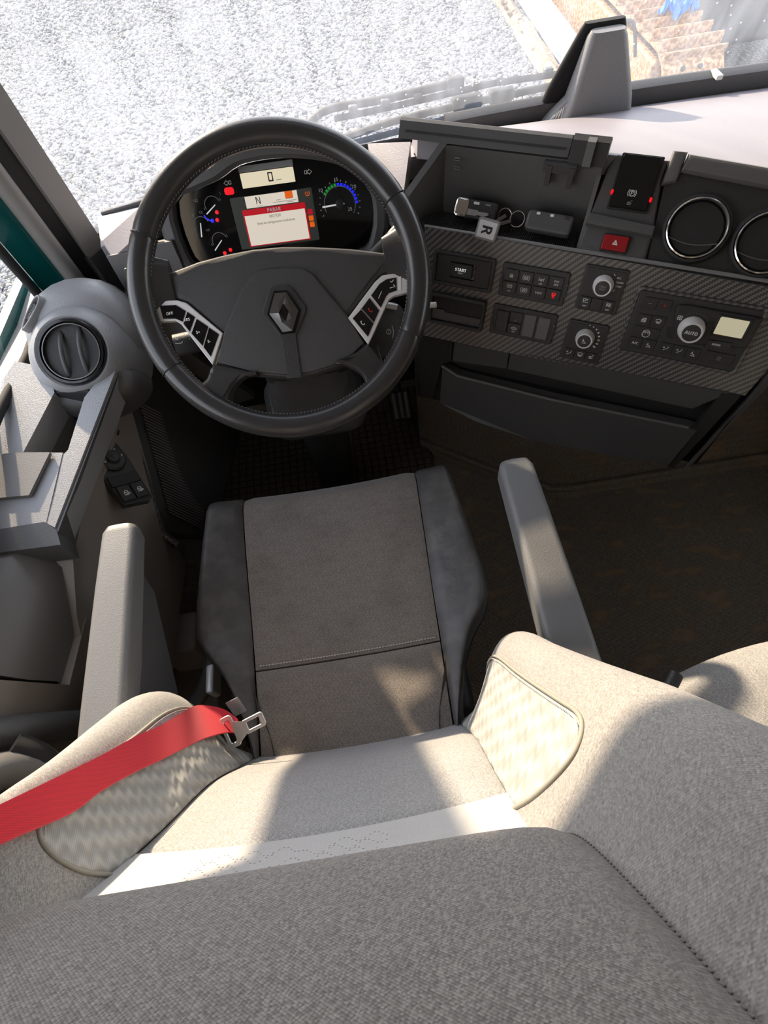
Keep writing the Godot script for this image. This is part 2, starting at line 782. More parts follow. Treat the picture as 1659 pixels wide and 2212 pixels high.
	m.rim = 0.3
	tri(m, 40.0)
	# carpet and mats
	m = mat("carpet", Color(1, 1, 1), 0.95, 0.0, 0.15)
	m.albedo_texture = picture(128, func(x: int, y: int) -> Color:
		var k := 0.5 + 0.5 * sin(float(x + y) / 8.0 * TAU) * sin(float(x - y) / 8.0 * TAU)
		var v := 0.26 + 0.36 * k * (0.6 + 0.4 * hash2(x / 4, y / 4))
		return Color(v * 1.04, v * 0.97, v * 0.88))
	m.heightmap_enabled = true
	m.heightmap_scale = 0.15
	m.heightmap_texture = picture(128, func(x: int, y: int) -> Color:
		var k := 0.5 + 0.5 * sin(float(x + y) / 8.0 * TAU) * sin(float(x - y) / 8.0 * TAU)
		return Color(k, k, k))
	tri(m, 9.0)
	m.detail_enabled = true
	m.detail_uv_layer = BaseMaterial3D.DETAIL_UV_2
	m.uv2_triplanar = true
	m.uv2_scale = Vector3(0.9, 0.9, 1.8)
	m.detail_albedo = noise_tex(0.02, false, ramp(Color(0.40, 0.33, 0.26, 0.0), Color(0.52, 0.44, 0.35, 0.7), 0.5, 0.8), 512)
	m = mat("mat_rubber", Color(0.30, 0.25, 0.19), 0.75)
	# outside
	m = mat("gravel_bed", Color(1, 1, 1), 0.9)
	m.albedo_texture = noise_tex(0.06, false, ramp(Color(0.30, 0.30, 0.30), Color(0.56, 0.56, 0.56), 0.25, 0.75), 1024, 4.0, FastNoiseLite.TYPE_CELLULAR)
	tri(m, 0.45)
	m.normal_enabled = true
	m.normal_texture = noise_tex(0.06, true, null, 1024, 10.0, FastNoiseLite.TYPE_CELLULAR)
	m = mat("stone", Color(1, 1, 1), 0.85)
	m.vertex_color_use_as_albedo = true
	m = mat("earth", Color(1, 1, 1), 0.95)
	m.albedo_texture = noise_tex(0.03, false, ramp(Color(0.42, 0.36, 0.30), Color(0.62, 0.54, 0.45), 0.3, 0.7))
	tri(m, 1.5)
	m = mat("rust_steel", Color(1, 1, 1), 0.7)
	m.albedo_texture = noise_tex(0.03, false, ramp(Color(0.50, 0.36, 0.24), Color(0.72, 0.60, 0.46), 0.3, 0.75))
	tri(m, 3.0)
	mat("machine_yellow", Color(0.72, 0.56, 0.20), 0.5)
	mat("beam_blue", Color(0.50, 0.56, 0.62), 0.6)
	mat("machine_dark", Color(0.24, 0.24, 0.25), 0.6)
	mat("cloth_blue", Color(0.16, 0.42, 0.82), 0.8)
	# lit things
	glow("screen_white", Color(1.0, 0.95, 0.88), 0.62)
	glow("screen_lcd", Color(1.0, 0.95, 0.82), 0.66)
	glow("screen_grey", Color(0.32, 0.34, 0.32), 0.22)
	glow("screen_red", Color(0.82, 0.04, 0.12), 0.6)
	glow("screen_orange", Color(1.0, 0.42, 0.06), 0.65)
	glow("lamp_red", Color(1.0, 0.05, 0.12), 0.8)
	glow("lamp_blue", Color(0.10, 0.16, 1.0), 0.8)
	glow("lamp_green", Color(0.10, 0.60, 0.22), 0.6)
	glow("lamp_white", Color(0.95, 0.95, 0.95), 0.55)
	glow("climate_lcd", Color(0.92, 0.88, 0.74), 0.5)

# ---------------------------------------------------------------- cab shell

func box_from(a: Vector3, b: Vector3, r := 0.006) -> Array:
	var s := (b - a).abs()
	return [block(s.x, s.y, s.z, minf(r, s[s.min_axis_index()] * 0.4)), Transform3D(Basis(), (a + b) / 2)]

func wall_box(n: String, a: Vector3, b: Vector3, m: Material, label := "") -> MeshInstance3D:
	var q := box_from(a, b)
	return setting(n, q[0], m, q[1], label)

func shell() -> void:
	wall_box("floor", Vector3(-0.56, -0.06, -1.36), Vector3(1.76, 0.0, 1.3), M.carpet, "black textured carpet with brown dust on the cab floor")
	wall_box("ceiling", Vector3(-0.62, 1.86, -0.86), Vector3(1.82, 1.92, 1.36), M.liner_light)
	wall_box("wall_back", Vector3(-0.56, 0.0, 1.24), Vector3(1.76, 1.9, 1.3), M.liner_light)
	wall_box("wall_front", Vector3(-0.56, -0.06, -1.40), Vector3(1.76, 0.66, -1.34), M.soot)
	setting("trim_6", plate([Vector3(-0.54, 0.80, -1.13), Vector3(0.2, 0.835, -1.165), Vector3(1.0, 0.835, -1.165), Vector3(1.74, 0.80, -1.10), Vector3(1.74, 0.66, -1.38), Vector3(-0.54, 0.66, -1.38)], Vector3(0, -0.02, 0)), M.soot)
	# header over the windscreen
	var vs := thing("sun_visor", "dark tinted sun visor fixed outside above the windscreen", "visor")
	part(vs, "blade", plate([Vector3(-0.5, 1.63, -1.30), Vector3(1.7, 1.63, -1.30), Vector3(1.7, 1.80, -1.02), Vector3(-0.5, 1.80, -1.02)], Vector3(0, 0.012, 0.004)), M.gloss_black)
	for x in [-0.45, 0.6, 1.65]:
		part(vs, "bracket", block(0.02, 0.05, 0.12, 0.005), M.rubber, at(x, 1.80, -1.0))
	setting("trim_1", plate([Vector3(-0.56, 1.74, -0.97), Vector3(1.76, 1.74, -0.97), Vector3(1.76, 1.9, -0.86), Vector3(-0.56, 1.9, -0.86)], Vector3(0, 0.03, 0.06)), M.pillar_grey)
	# side walls behind the doors and above the door glass
	for s in [["left", -0.56, -0.50], ["right", 1.70, 1.76]]:
		var w := group_of_setting("wall_" + s[0])
		for q in [[0.0, 1.9, 0.02, 1.3], [1.40, 1.9, -1.0, 0.02]]:
			var b := box_from(Vector3(s[1], q[0], q[2]), Vector3(s[2], q[1], q[3]))
			part(w, "panel", b[0], M.liner_light, b[1])
	wall_box("door_2", Vector3(1.66, 0.0, -1.3), Vector3(1.76, 0.86, 0.02), M.trim)
	# panes
	var ws := group_of_setting("window_1", "curved dusty windscreen of the cab")
	var rows := []
	var rows2 := []
	for j in 13:
		var t := j / 12.0
		var r := PackedVector3Array()
		var r2 := PackedVector3Array()
		for i in 25:
			var s := i / 24.0
			var x := lerpf(-0.44, 1.64, s)
			var bow := 0.07 * (1.0 - pow(absf(2 * s - 1), 2.4))
			r.append(Vector3(x, lerpf(0.80, 1.76, t), lerpf(-1.11, -0.93, t) - bow))
			r2.append(Vector3(x, lerpf(0.80, 1.76, t), lerpf(-1.11, -0.93, t) - bow - 0.006))
		rows.append(r)
		rows2.append(r2)
	part(ws, "pane", sheet(rows), M.glass)
	part(ws, "dirt_film", sheet(rows2), M.dust, Transform3D(), "dust and dried drops on the outside of the glass")
	var lw := group_of_setting("window_2", "side pane of the driver's door")
	part(lw, "pane", sheet([PackedVector3Array([Vector3(-0.515, 0.70, -1.0), Vector3(-0.515, 0.80, -0.5), Vector3(-0.515, 0.84, 0.03)]), PackedVector3Array([Vector3(-0.505, 1.53, -0.97), Vector3(-0.505, 1.53, -0.5), Vector3(-0.505, 1.53, 0.03)])]), M.glass)
	var rw := group_of_setting("window_3")
	part(rw, "pane", sheet([PackedVector3Array([Vector3(1.71, 0.8, -1.1), Vector3(1.71, 0.85, 0.03)]), PackedVector3Array([Vector3(1.71, 1.53, -1.0), Vector3(1.71, 1.53, 0.03)])]), M.glass)
	# front pillar on the driver's side: inner cover, dark joint, tube-like seal, painted outside
	var a0 := Vector3(-0.370, 0.70, -1.095)
	var up := Vector3(0.005, 1.0, 0.135)
	var pl := group_of_setting("trim_2", "grey cover of the front pillar with dark joint and rounded seal")
	part(pl, "cover", plate([a0, a0 + Vector3(-0.027, 0, 0.033), a0 + Vector3(-0.08, 0, 0.01), a0 + Vector3(-0.08, 0, -0.05), a0 + Vector3(-0.03, 0, -0.05)], up * 1.12), M.pillar_grey)
	part(pl, "foot_cover", plate([a0 + Vector3(0.004, 0, 0.002), a0 + Vector3(-0.025, 0, 0.038), a0 + Vector3(-0.08, 0, 0.015), a0 + Vector3(-0.08, 0, -0.05), a0 + Vector3(-0.03, 0, -0.054)], up * 0.10), M.graphite)
	part(pl, "joint", plate([a0 + Vector3(-0.030, 0, 0.026), a0 + Vector3(-0.058, 0, 0.052), a0 + Vector3(-0.09, 0, 0.01)], up * 1.12), M.soot)
	part(pl, "seal_tube", tube(PackedVector3Array([a0 + Vector3(-0.066, 0, 0.062), a0 + Vector3(-0.066, 0, 0.062) + up * 0.6, a0 + Vector3(-0.066, 0, 0.062) + up * 1.12]), 0.017, 14, false, 1.0, Vector3.BACK), M.pillar_grey)
	part(pl, "painted_panel", plate([a0 + Vector3(-0.082, 0, 0.062), a0 + Vector3(-0.118, 0, 0.100), a0 + Vector3(-0.135, 0, 0.085), a0 + Vector3(-0.10, 0, 0.03)], up * 1.12), M.teal_paint, Transform3D(), "glossy teal body paint")
	part(pl, "door_seal", tube(PackedVector3Array([a0 + Vector3(-0.124, 0.0, 0.110), a0 + Vector3(-0.124, 0, 0.110) + up * 0.5, a0 + Vector3(-0.124, 0, 0.110) + up * 1.12]), 0.009, 10, false, 1.0, Vector3.BACK), M.rubber)
	# the same pillar on the passenger side
	var b0 := Vector3(1.57, 0.70, -1.095)
	setting("trim_3", plate([b0, b0 + Vector3(0.045, 0, 0.055), b0 + Vector3(0.16, 0, 0.10), b0 + Vector3(0.16, 0, -0.05), b0 + Vector3(0.03, 0, -0.05)], Vector3(-0.005, 1.0, 0.135) * 1.12), M.pillar_grey)

func sheet(rows: Array, ang := 180.0) -> ArrayMesh:
	var V := PackedVector3Array()
	var I := PackedInt32Array()
	for r in rows:
		V.append_array(r)
	skin(I, rows.size(), rows[0].size(), false)
	return commit(V, I, ang, false)

# ---------------------------------------------------------------- outside

func stone_mesh(k: int) -> ArrayMesh:
	var V := PackedVector3Array()
	var I := PackedInt32Array()
	var rows := 4
	var n := 6
	for j in rows:
		var t := (j + 0.5) / rows * PI
		for i in n:
			var p := TAU * (i + 0.5 * (j % 2)) / n
			var r := 1.0 + 0.28 * (hash2(i + 31 * k, j) - 0.5)
			V.append(Vector3(sin(t) * cos(p), cos(t) * 0.62, sin(t) * sin(p)) * r)
	skin(I, rows, n, true)
	fan(V, I, 0, n)
	fan(V, I, (rows - 1) * n, n)
	return commit(V, I, 50.0)

func outside() -> void:
	var G := -1.3
	wall_box("ground", Vector3(-40, G - 0.2, -60), Vector3(40, G - 0.006, 20), M.gravel_bed, "pale gravel yard in front of the truck")
	for k in 3:
		var mmi := MultiMeshInstance3D.new()
		mmi.name = ["gravel", "gravel_001", "gravel_002"][k]
		mmi.set_meta("kind", "stuff")
		mmi.set_meta("label", "pale grey and beige gravel stones spread over the yard")
		mmi.set_meta("category", "gravel")
		mmi.set_meta("group", "gravel of the yard")
		var mu := MultiMesh.new()
		mu.transform_format = MultiMesh.TRANSFORM_3D
		mu.use_colors = true
		mu.mesh = stone_mesh(k)
		mu.mesh.surface_set_material(0, M.stone)
		var list := []
		for i in 34000:
			var p := Vector3.ZERO
			if i < 24000:
				p = Vector3(rng.randf_range(-4.6, 2.75), G, rng.randf_range(-9.5, -2.6))
			elif i < 27500:
				p = Vector3(rng.randf_range(-4.2, -1.0), G, rng.randf_range(-4.6, -1.2))
			else:
				p = Vector3(rng.randf_range(-6.0, 3.0), G, rng.randf_range(-13.0, -9.5))
			list.append(p)
		mu.instance_count = list.size()
		for i in list.size():
			var s := rng.randf_range(0.013, 0.031)
			var b := Basis.from_euler(Vector3(rng.randf_range(-0.5, 0.5), rng.randf() * TAU, rng.randf_range(-0.5, 0.5))).scaled(Vector3(s, s * rng.randf_range(0.7, 1.0), s * rng.randf_range(0.7, 1.2)))
			mu.set_instance_transform(i, Transform3D(b, list[i] + Vector3(0, s * 0.25, 0)))
			var v := rng.randf_range(0.08, 0.29)
			mu.set_instance_color(i, Color(v * 1.0, v * 0.99, v * rng.randf_range(0.88, 1.06)))
		mmi.multimesh = mu
		mmi.material_override = M.stone
		add_child(mmi)
	# earth strip and steel beam beside the machine
	var e := thing("earth_bank", "low strip of brown crumbly earth along the gravel beside steel beam", "earth", at(0, G, 0))
	var ring := []
	for j in 15:
		var z := lerpf(-5.6, -11.0, j / 14.0)
		var x0 := lerpf(2.48, 2.51, j / 14.0)
		var r := PackedVector3Array()
		for q in [[-0.03, -0.02], [0.03, 0.05], [0.10, 0.07], [0.16, 0.05], [0.20, -0.02]]:
			r.append(Vector3(x0 + q[0] + 0.03 * (hash2(j, int(q[0] * 100)) - 0.5), q[1] + 0.05 * hash2(int(q[0] * 50), j), z))
		ring.append(r)
	part(e, "soil", loft(ring, 30.0), M.earth)
	for j in 60:
		var s := rng.randf_range(0.015, 0.035)
		var z := rng.randf_range(-5.8, -9.0)
		part(e, "clod", stone_mesh(j % 5), M.earth, Transform3D(Basis.from_euler(Vector3(rng.randf(), rng.randf() * 6, rng.randf())).scaled(Vector3.ONE * s), Vector3(2.50 + rng.randf_range(0.0, 0.15), 0.07, z)))
	var bm := thing("steel_beam", "long blue-grey steel beam lying along the brown earth strip", "beam", Transform3D(Basis(Vector3.UP, deg_to_rad(-1.0)), Vector3(2.765, G + 0.16, -8.0)))
	part(bm, "web", block(0.03, 0.30, 4.6, 0.01), M.beam_blue)
	part(bm, "flange", block(0.075, 0.025, 4.6, 0.008), M.beam_blue, at(0, 0.15, 0))
	part(bm, "flange", block(0.075, 0.025, 4.6, 0.008), M.beam_blue, at(0, -0.125, 0))
	excavator(G)
	wipers()
	sensor_tower()

func excavator(G: float) -> void:
	var ex := thing("excavator", "tracked excavator with rusty beige track and dark body", "excavator", at(3.06, G, -4.95))
	var tw := 0.49
	var shoe := prism(pts([[-92, 0], [92, 0], [92, 14], [-66, 16], [-74, 84], [-86, 86], [-92, 70]]), tw, 0.0)
	# shoes follow the track: along the top and round the front sprocket
	var path := PackedVector3Array()
	for i in 20:
		path.append(Vector3(0, 0.70, -3.61 + 0.190 * i))
	for i in 6:
		var t := (i + 0.5) / 6.0 * PI
		path.append(Vector3(0, 0.37 + 0.33 * cos(t), 0.0 + 0.33 * sin(t)))
	var k := 0
	for i in path.size():
		var d := (path[mini(i + 1, path.size() - 1)] - path[maxi(i - 1, 0)]).normalized()
		var n := d.cross(Vector3.LEFT).normalized()
		if n.dot(path[i] - Vector3(0, 0.37, minf(0, path[i].z))) < 0.0:
			n = -n
		var o := part(ex, "track_shoe", shoe, M.rust_steel, Transform3D(Basis(d, n, Vector3.RIGHT) if d.cross(n).dot(Vector3.RIGHT) > 0 else Basis(-d, n, Vector3.RIGHT), path[i] + Vector3(-tw / 2, 0, 0)))
		k += 1
		if i >= 18 and i < 24:
			for sx in [0.16, 0.30]:
				part(o, "bolt", lathe([[0.018, 0.0], [0.018, 0.012], [0.010, 0.016]], 8), M.machine_dark, Transform3D(Basis(Vector3.RIGHT, -PI / 2), Vector3(0.02, 0.014, sx)))
	part(ex, "chain", block(0.16, 0.10, 3.2, 0.02), M.machine_dark, at(0, 0.62, -1.6))
	part(ex, "track_frame", block(0.30, 0.40, 3.0, 0.05), M.rust_steel, at(0.0, 0.36, -1.6))
	part(ex, "sprocket", lathe([[0.26, -0.06], [0.29, -0.03], [0.29, 0.03], [0.26, 0.06]], 24), M.rust_steel, Transform3D(Basis(Vector3.UP, PI / 2), Vector3(0, 0.37, 0)))
	part(ex, "body", block(1.6, 0.7, 2.6, 0.12), M.machine_dark, at(1.2, 0.75, -1.8))
	part(ex, "counterweight", block(1.3, 0.5, 0.7, 0.15), M.machine_dark, at(1.35, 1.0, -3.4))
	var st := thing("step_frame", "yellow steel step frame with slats at the foot of the excavator track", "step", Transform3D(Basis(Vector3.UP, deg_to_rad(8.0)), Vector3(2.66, G, -4.90)))
	for i in 4:
		part(st, "slat", block(0.19, 0.02, 0.05, 0.006), M.machine_yellow, at(0.0, 0.52 - 0.05 * i, -0.30 + 0.11 * i))
	for s in [-0.11, 0.09]:
		part(st, "side_rail", plate([Vector3(s, 0.50, -0.36), Vector3(s, 0.58, -0.36), Vector3(s, 0.40, 0.12), Vector3(s, 0.32, 0.12)], Vector3(0.02, 0, 0)), M.machine_yellow)
	part(st, "leg", block(0.04, 0.36, 0.04, 0.006), M.machine_yellow, at(-0.08, 0.18, 0.08))
	part(st, "leg", block(0.04, 0.36, 0.04, 0.006), M.machine_yellow, at(0.07, 0.18, 0.08))
	part(st, "grab_bar", tube(spline([Vector3(-0.02, 0.5, -0.36), Vector3(0.0, 0.72, -0.42), Vector3(0.16, 0.76, -0.40), Vector3(0.20, 0.55, -0.30)], 6), 0.014, 8), M.machine_dark)
	var rag := thing("blue_rag", "crumpled bright blue rag on the rusty excavator track", "rag", Transform3D(Basis(Vector3.UP, 0.4), ex.transform * Vector3(0.06, 0.80, -0.34)))
	var rows := []
	for j in 13:
		var r := PackedVector3Array()
		for i in 13:
			var x := (i - 6) / 6.0
			var z := (j - 6) / 6.0
			var h := 0.06 * (1 - 0.7 * (x * x + z * z)) + 0.045 * sin(i * 1.9 + j * 0.7) * cos(j * 1.5 - i * 0.5) + 0.03 * hash2(i, j)
			r.append(Vector3(x * 0.13, maxf(h, -0.02), -z * 0.10))
		rows.append(r)
	part(rag, "cloth", pad(rows, 0.004, 0.0, 0.01, 50.0), M.cloth_blue)

func wipers() -> void:
	var w := thing("wiper", "long black wiper with jointed blade lying along the windscreen base behind wheel", "wiper", Transform3D(), "windscreen wipers")
	part(w, "arm", tube(spline([Vector3(0.02, 0.845, -1.235), Vector3(0.09, 0.893, -1.235), Vector3(0.135, 0.907, -1.232), Vector3(0.225, 0.909, -1.228), Vector3(0.37, 0.919, -1.222)], 6), 0.010, 10, false, 0.7), M.rubber)
	part(w, "blade", tube(PackedVector3Array([Vector3(0.13, 0.895, -1.215), Vector3(0.26, 0.900, -1.215), Vector3(0.45, 0.912, -1.213), Vector3(0.64, 0.908, -1.213)]), 0.006, 8), M.rubber)
	part(w, "joint", block(0.035, 0.022, 0.02, 0.005), M.rubber, at(0.375, 0.918, -1.222))
	for i in 7:
		part(w, "clip", block(0.018, 0.012, 0.014, 0.003), M.graphite, at(0.17 + 0.065 * i, 0.906 + 0.0015 * i, -1.218))
	var v := thing("wiper", "low black wiper arm resting just above the windscreen base", "wiper", Transform3D(), "windscreen wipers")
	part(v, "arm", tube(spline([Vector3(0.12, 0.850, -1.225), Vector3(0.26, 0.870, -1.225), Vector3(0.40, 0.880, -1.222), Vector3(0.60, 0.888, -1.222)], 6), 0.009, 10, false, 0.7), M.rubber)
	part(v, "blade", tube(PackedVector3Array([Vector3(0.16, 0.846, -1.215), Vector3(0.35, 0.862, -1.215), Vector3(0.62, 0.872, -1.213)]), 0.006, 8), M.rubber)
	part(v, "bracket", block(0.06, 0.022, 0.02, 0.004), M.rubber, at(0.40, 0.885, -1.22))
	part(v, "bracket", block(0.05, 0.022, 0.02, 0.004), M.rubber, at(0.47, 0.886, -1.22))

func sensor_tower() -> void:
	var t := thing("sensor_tower", "grey tapered housing with black rubber back standing at the windscreen base", "housing", at(0.62, 0.86, -1.115))
	var f := func(y: float, x0: float, x1: float, z0: float, z1: float) -> PackedVector3Array:
		var r := PackedVector3Array()
		for q in rrect(x1 - x0, z1 - z0, 0.012, 3):
			r.append(Vector3(q.x + (x0 + x1) / 2, y, q.y + (z0 + z1) / 2))
		return r
	part(t, "cover", loft([f.call(0.0, -0.075, 0.072, -0.02, 0.035), f.call(0.05, -0.055, 0.062, -0.02, 0.030), f.call(0.135, -0.034, 0.034, -0.02, 0.012), f.call(0.143, -0.030, 0.030, -0.016, 0.006)], 45.0), M.door_grey)
	part(t, "rubber_back", loft([f.call(-0.01, -0.112, 0.072, -0.035, -0.018), f.call(0.06, -0.085, 0.066, -0.035, -0.018), f.call(0.140, -0.042, 0.040, -0.035, -0.018), f.call(0.149, -0.036, 0.036, -0.033, -0.02)], 45.0), M.rubber)
	var g := part(t, "ribbed_foot", plate([Vector3(-0.105, 0.0, 0.0), Vector3(-0.045, 0.0, 0.035), Vector3(-0.05, 0.055, 0.01)], Vector3(0.0, 0.0, -0.02)), M.door_grey)
	for i in 7:
		var s := (i + 1) / 8.0
		part(g, "rib", tube(PackedVector3Array([Vector3(lerpf(-0.105, -0.048, s), 0.003, lerpf(0.0, 0.033, s)), Vector3(lerpf(-0.078, -0.05, s), lerpf(0.025, 0.05, s), lerpf(0.006, 0.012, s))]), 0.0015, 6), M.print_white)

# ---------------------------------------------------------------- dashboard

# profile of (w, Y) points in the fascia's upright frame, run along u
func along(prof: Array, u0: float, u1: float) -> ArrayMesh:
	var P := []
	for q in prof:
		P.append(DF * Vector3(u0, q[1], q[0]))
	return plate(P, DF.basis.x * (u1 - u0), 35.0)

func D(u: float, y: float, w: float) -> Vector3:
	return DF * Vector3(u, y, w)

func dashboard() -> void:
	var d := thing("dashboard", "dark grey truck dashboard with carbon-look panel turned towards the driver", "dashboard")
	part(d, "core", along([[0.012, 0.69], [-0.040, 0.845], [-0.42, 0.845], [-0.42, 0.44], [0.0, 0.47]], -0.30, 0.31), M.soot)
	part(d, "upper_core", along([[-0.046, 0.845], [-0.142, 0.948], [-0.40, 0.885], [-0.40, 0.80]], -0.026, 0.62), M.soot)
	# fascia
	part(d, "carbon_fascia", prism(pts([[-284, 91], [0, 87], [262, 84], [318, 82], [316, 0], [298, -88], [120, -97], [-132, -103], [-282, -103]]), 0.012, 0.002), M.carbon, FA * at(0, 0, -0.012), "carbon-weave patterned panel holding the switch blocks")
	part(d, "fascia_edge", along([[-0.0290, 0.8645], [-0.0320, 0.8690], [-0.0270, 0.8690]], -0.285, 0.31), M.print_grey)
	# lower part with letter slot and drawer front
	part(d, "strip_cover", plate([D(-0.206, 0.690, 0.03), D(-0.100, 0.690, 0.03), D(-0.100, 0.645, 0.03), D(-0.208, 0.634, 0.03)], -DF.basis.z * 0.014), M.graphite)
	part(d, "strip_cover", plate([D(-0.097, 0.690, 0.03), D(0.272, 0.700, 0.03), D(0.235, 0.648, 0.03), D(-0.097, 0.645, 0.03)], -DF.basis.z * 0.014), M.graphite)
	part(d, "left_cheek", plate([D(-0.285, 0.684, 0.028), D(-0.210, 0.690, 0.028), D(-0.212, 0.630, 0.028), D(-0.232, 0.616, 0.028), D(-0.262, 0.47, 0.0), D(-0.290, 0.47, 0.0)], -DF.basis.z * 0.05), M.black)
	var sl := part(d, "slot_tray", plate([D(-0.225, 0.600, 0.024), D(0.240, 0.600, 0.024), D(0.215, 0.590, -0.06), D(-0.20, 0.590, -0.06)], Vector3(0, -0.006, 0)), M.soot)
	part(sl, "slot_back", plate([D(-0.215, 0.655, -0.03), D(0.235, 0.655, -0.03), D(0.235, 0.58, -0.05), D(-0.215, 0.58, -0.05)], -DF.basis.z * 0.008), M.soot)
	part(d, "drawer_front", plate([D(-0.228, 0.612, 0.034), D(-0.194, 0.601, 0.036), D(0.0, 0.600, 0.040), D(0.246, 0.605, 0.036), D(0.262, 0.60, 0.034), D(0.254, 0.484, 0.034), D(-0.012, 0.456, 0.034), D(-0.150, 0.462, 0.026), D(-0.240, 0.478, 0.012)], -DF.basis.z * 0.02), M.graphite)
	part(d, "drawer_lip", tube(PackedVector3Array([D(-0.230, 0.614, 0.030), D(-0.194, 0.602, 0.036), D(0.0, 0.601, 0.040), D(0.246, 0.606, 0.036)]), 0.0032, 8), M.slate)
	part(d, "side_cheek", plate([D(0.262, 0.698, 0.032), D(0.290, 0.70, 0.032), D(0.268, 0.474, 0.030), D(0.256, 0.478, 0.030)], -DF.basis.z * 0.10), M.black)
	part(d, "end_panel", plate([D(0.302, 0.705, 0.034), D(0.318, 0.80, 0.0), D(0.335, 0.79, -0.06), D(0.335, 0.70, -0.02), D(0.292, 0.474, 0.02), D(0.280, 0.474, 0.034)], DF.basis.x * 0.012 - DF.basis.z * 0.02), M.graphite)
	# slope that carries vents, parking brake switch and hazard switch
	part(d, "switch_column", prism(pts([[-91, 3], [15, 3], [16, 14], [14, 50], [2, 118], [3, 146], [-72, 146], [-80, 126], [-87, 54]]), 0.030, 0.006), M.graphite, UPF * at(0, 0, -0.030))
	part(d, "column_ridge", prism(pts([[-87, 44], [14, 40], [13, 56], [-86, 62]]), 0.010, 0.005), M.graphite, UPF)
	part(d, "vent_panel", prism(pts([[17, 2], [300, -6], [300, 128], [139, 128], [30, 134], [10, 128], [6, 112]]), 0.020, 0.004), M.black, UPF * at(0, 0, -0.025))
	part(d, "vent_brow", prism(pts([[22, 132], [142, 124], [300, 118], [300, 150], [139, 150], [26, 156]]), 0.016, 0.007), M.slate, UPF * at(0, 0, -0.012))
	part(d, "brow_joint", prism(pts([[2, 112], [22, 118], [24, 158], [4, 158]]), 0.014, 0.005), M.slate, UPF * at(0, 0, -0.012))
	# open document tray
	var b := part(d, "storage_bin", along([[-0.030, 0.862], [-0.098, 0.856], [-0.098, 0.842], [-0.034, 0.842]], -0.31, -0.030), M.black)
	part(b, "rear_wall", along([[-0.094, 0.854], [-0.102, 0.960], [-0.116, 0.960], [-0.110, 0.854]], -0.275, -0.026), M.graphite)
	part(b, "end_wall", plate([D(-0.272, 0.856, -0.096), D(-0.272, 0.962, -0.104), D(-0.322, 0.90, -0.03), D(-0.320, 0.86, -0.028)], -DF.basis.x * 0.012), M.graphite)
	part(b, "column_wall", plate([D(-0.031, 0.858, -0.034), D(-0.031, 0.958, -0.112), D(-0.031, 0.858, -0.10)], DF.basis.x * 0.006), M.slate)
	var ribs := []
	for i in 90:
		var u := -0.295 + 0.0029 * i
		ribs.append([block(0.0014, 0.0016, 0.030, 0.0005), Transform3D(DF.basis, D(u, 0.8640, -0.050))])
	var rb := part(b, "ribbed_liner", join(ribs), M.black)
	rb.set_meta("kind", "stuff")
	for i in 2:
		part(b, "socket", ring_prism(rrect(0.010, 0.0048, 0.002), rrect(0.008, 0.0028, 0.001), 0.0, 0.002, 0.0004), M.print_grey, Transform3D(DF.basis, D(-0.2515, 0.944 - 0.013 * i, -0.0985 + 0.001 * i)))
	var hg := part(b, "lid_hinge", along([[-0.088, 0.946], [-0.098, 0.946], [-0.100, 0.958], [-0.090, 0.958]], -0.112, -0.062), M.black)
	for u in [-0.106, -0.072]:
		part(hg, "hinge_arm", along([[-0.084, 0.928], [-0.096, 0.928], [-0.098, 0.956], [-0.088, 0.956]], u, u + 0.008), M.black)
	# lid, swung up over the tray
	var lid := part(d, "tray_lid", along([[-0.118, 0.956], [-0.104, 0.962], [-0.116, 0.983], [-0.122, 0.985], [-0.150, 0.972]], -0.356, -0.080), M.graphite, Transform3D(), "raised dark lid of the document tray")
	part(lid, "lid_groove", along([[-0.1078, 0.9700], [-0.1096, 0.9732], [-0.1112, 0.9724], [-0.1094, 0.9692]], -0.345, -0.085), M.soot)
	part(lid, "lid_end", along([[-0.120, 0.950], [-0.098, 0.957], [-0.112, 0.984], [-0.122, 0.988], [-0.150, 0.972]], -0.078, -0.024), M.black)
	part(lid, "latch", along([[-0.098, 0.953], [-0.091, 0.959], [-0.106, 0.986], [-0.116, 0.988]], -0.056, -0.044), M.slate)
	# top pads towards the windscreen
	var near_edge := spline([D(-0.33, 0.955, -0.125), D(-0.02, 0.964, -0.128), D(0.30, 0.962, -0.128), D(0.62, 0.955, -0.10), Vector3(1.66, 0.94, -0.42)], 6)
	var far_edge := spline([Vector3(0.27, 0.878, -1.12), Vector3(0.50, 0.874, -1.130), Vector3(0.80, 0.874, -1.124), Vector3(1.2, 0.874, -1.10), Vector3(1.66, 0.874, -1.065)], 6)
	var prow := []
	for j in 9:
		var r := PackedVector3Array()
		for i in near_edge.size():
			var s := j / 8.0
			r.append(near_edge[i].lerp(far_edge[i], s) + Vector3(0, 0.012 * sin(s * PI), 0))
		prow.append(r)
	part(d, "top_pad", pad(prow, 0.03, 0.003, 0.01), M.dash_pad)
	var rail := []
	for p in spline([Vector3(0.34, 0.872, -1.138), Vector3(0.62, 0.874, -1.142), Vector3(1.0, 0.874, -1.127), Vector3(1.66, 0.874, -1.087)], 5):
		var r := PackedVector3Array()
		for q in [[0.012, -0.012], [0.012, 0.016], [0.009, 0.024], [-0.006, 0.030], [-0.016, 0.028], [-0.016, -0.012]]:
			r.append(p + Vector3(0, q[1], q[0]))
		rail.append(r)
	part(d, "front_rail", loft(rail, 35.0), M.graphite)
	part(d, "pad_joint", block(0.012, 0.008, 0.03, 0.002), M.print_white, at(0.86, 0.902, -1.128))
	part(d, "bridge_pad", plate([Vector3(0.18, 0.915, -1.06), D(-0.345, 0.945, -0.13), D(-0.326, 0.900, -0.035), Vector3(0.215, 0.873, -0.895), Vector3(0.19, 0.878, -0.94)], Vector3(0, -0.04, 0)), M.dash_pad)
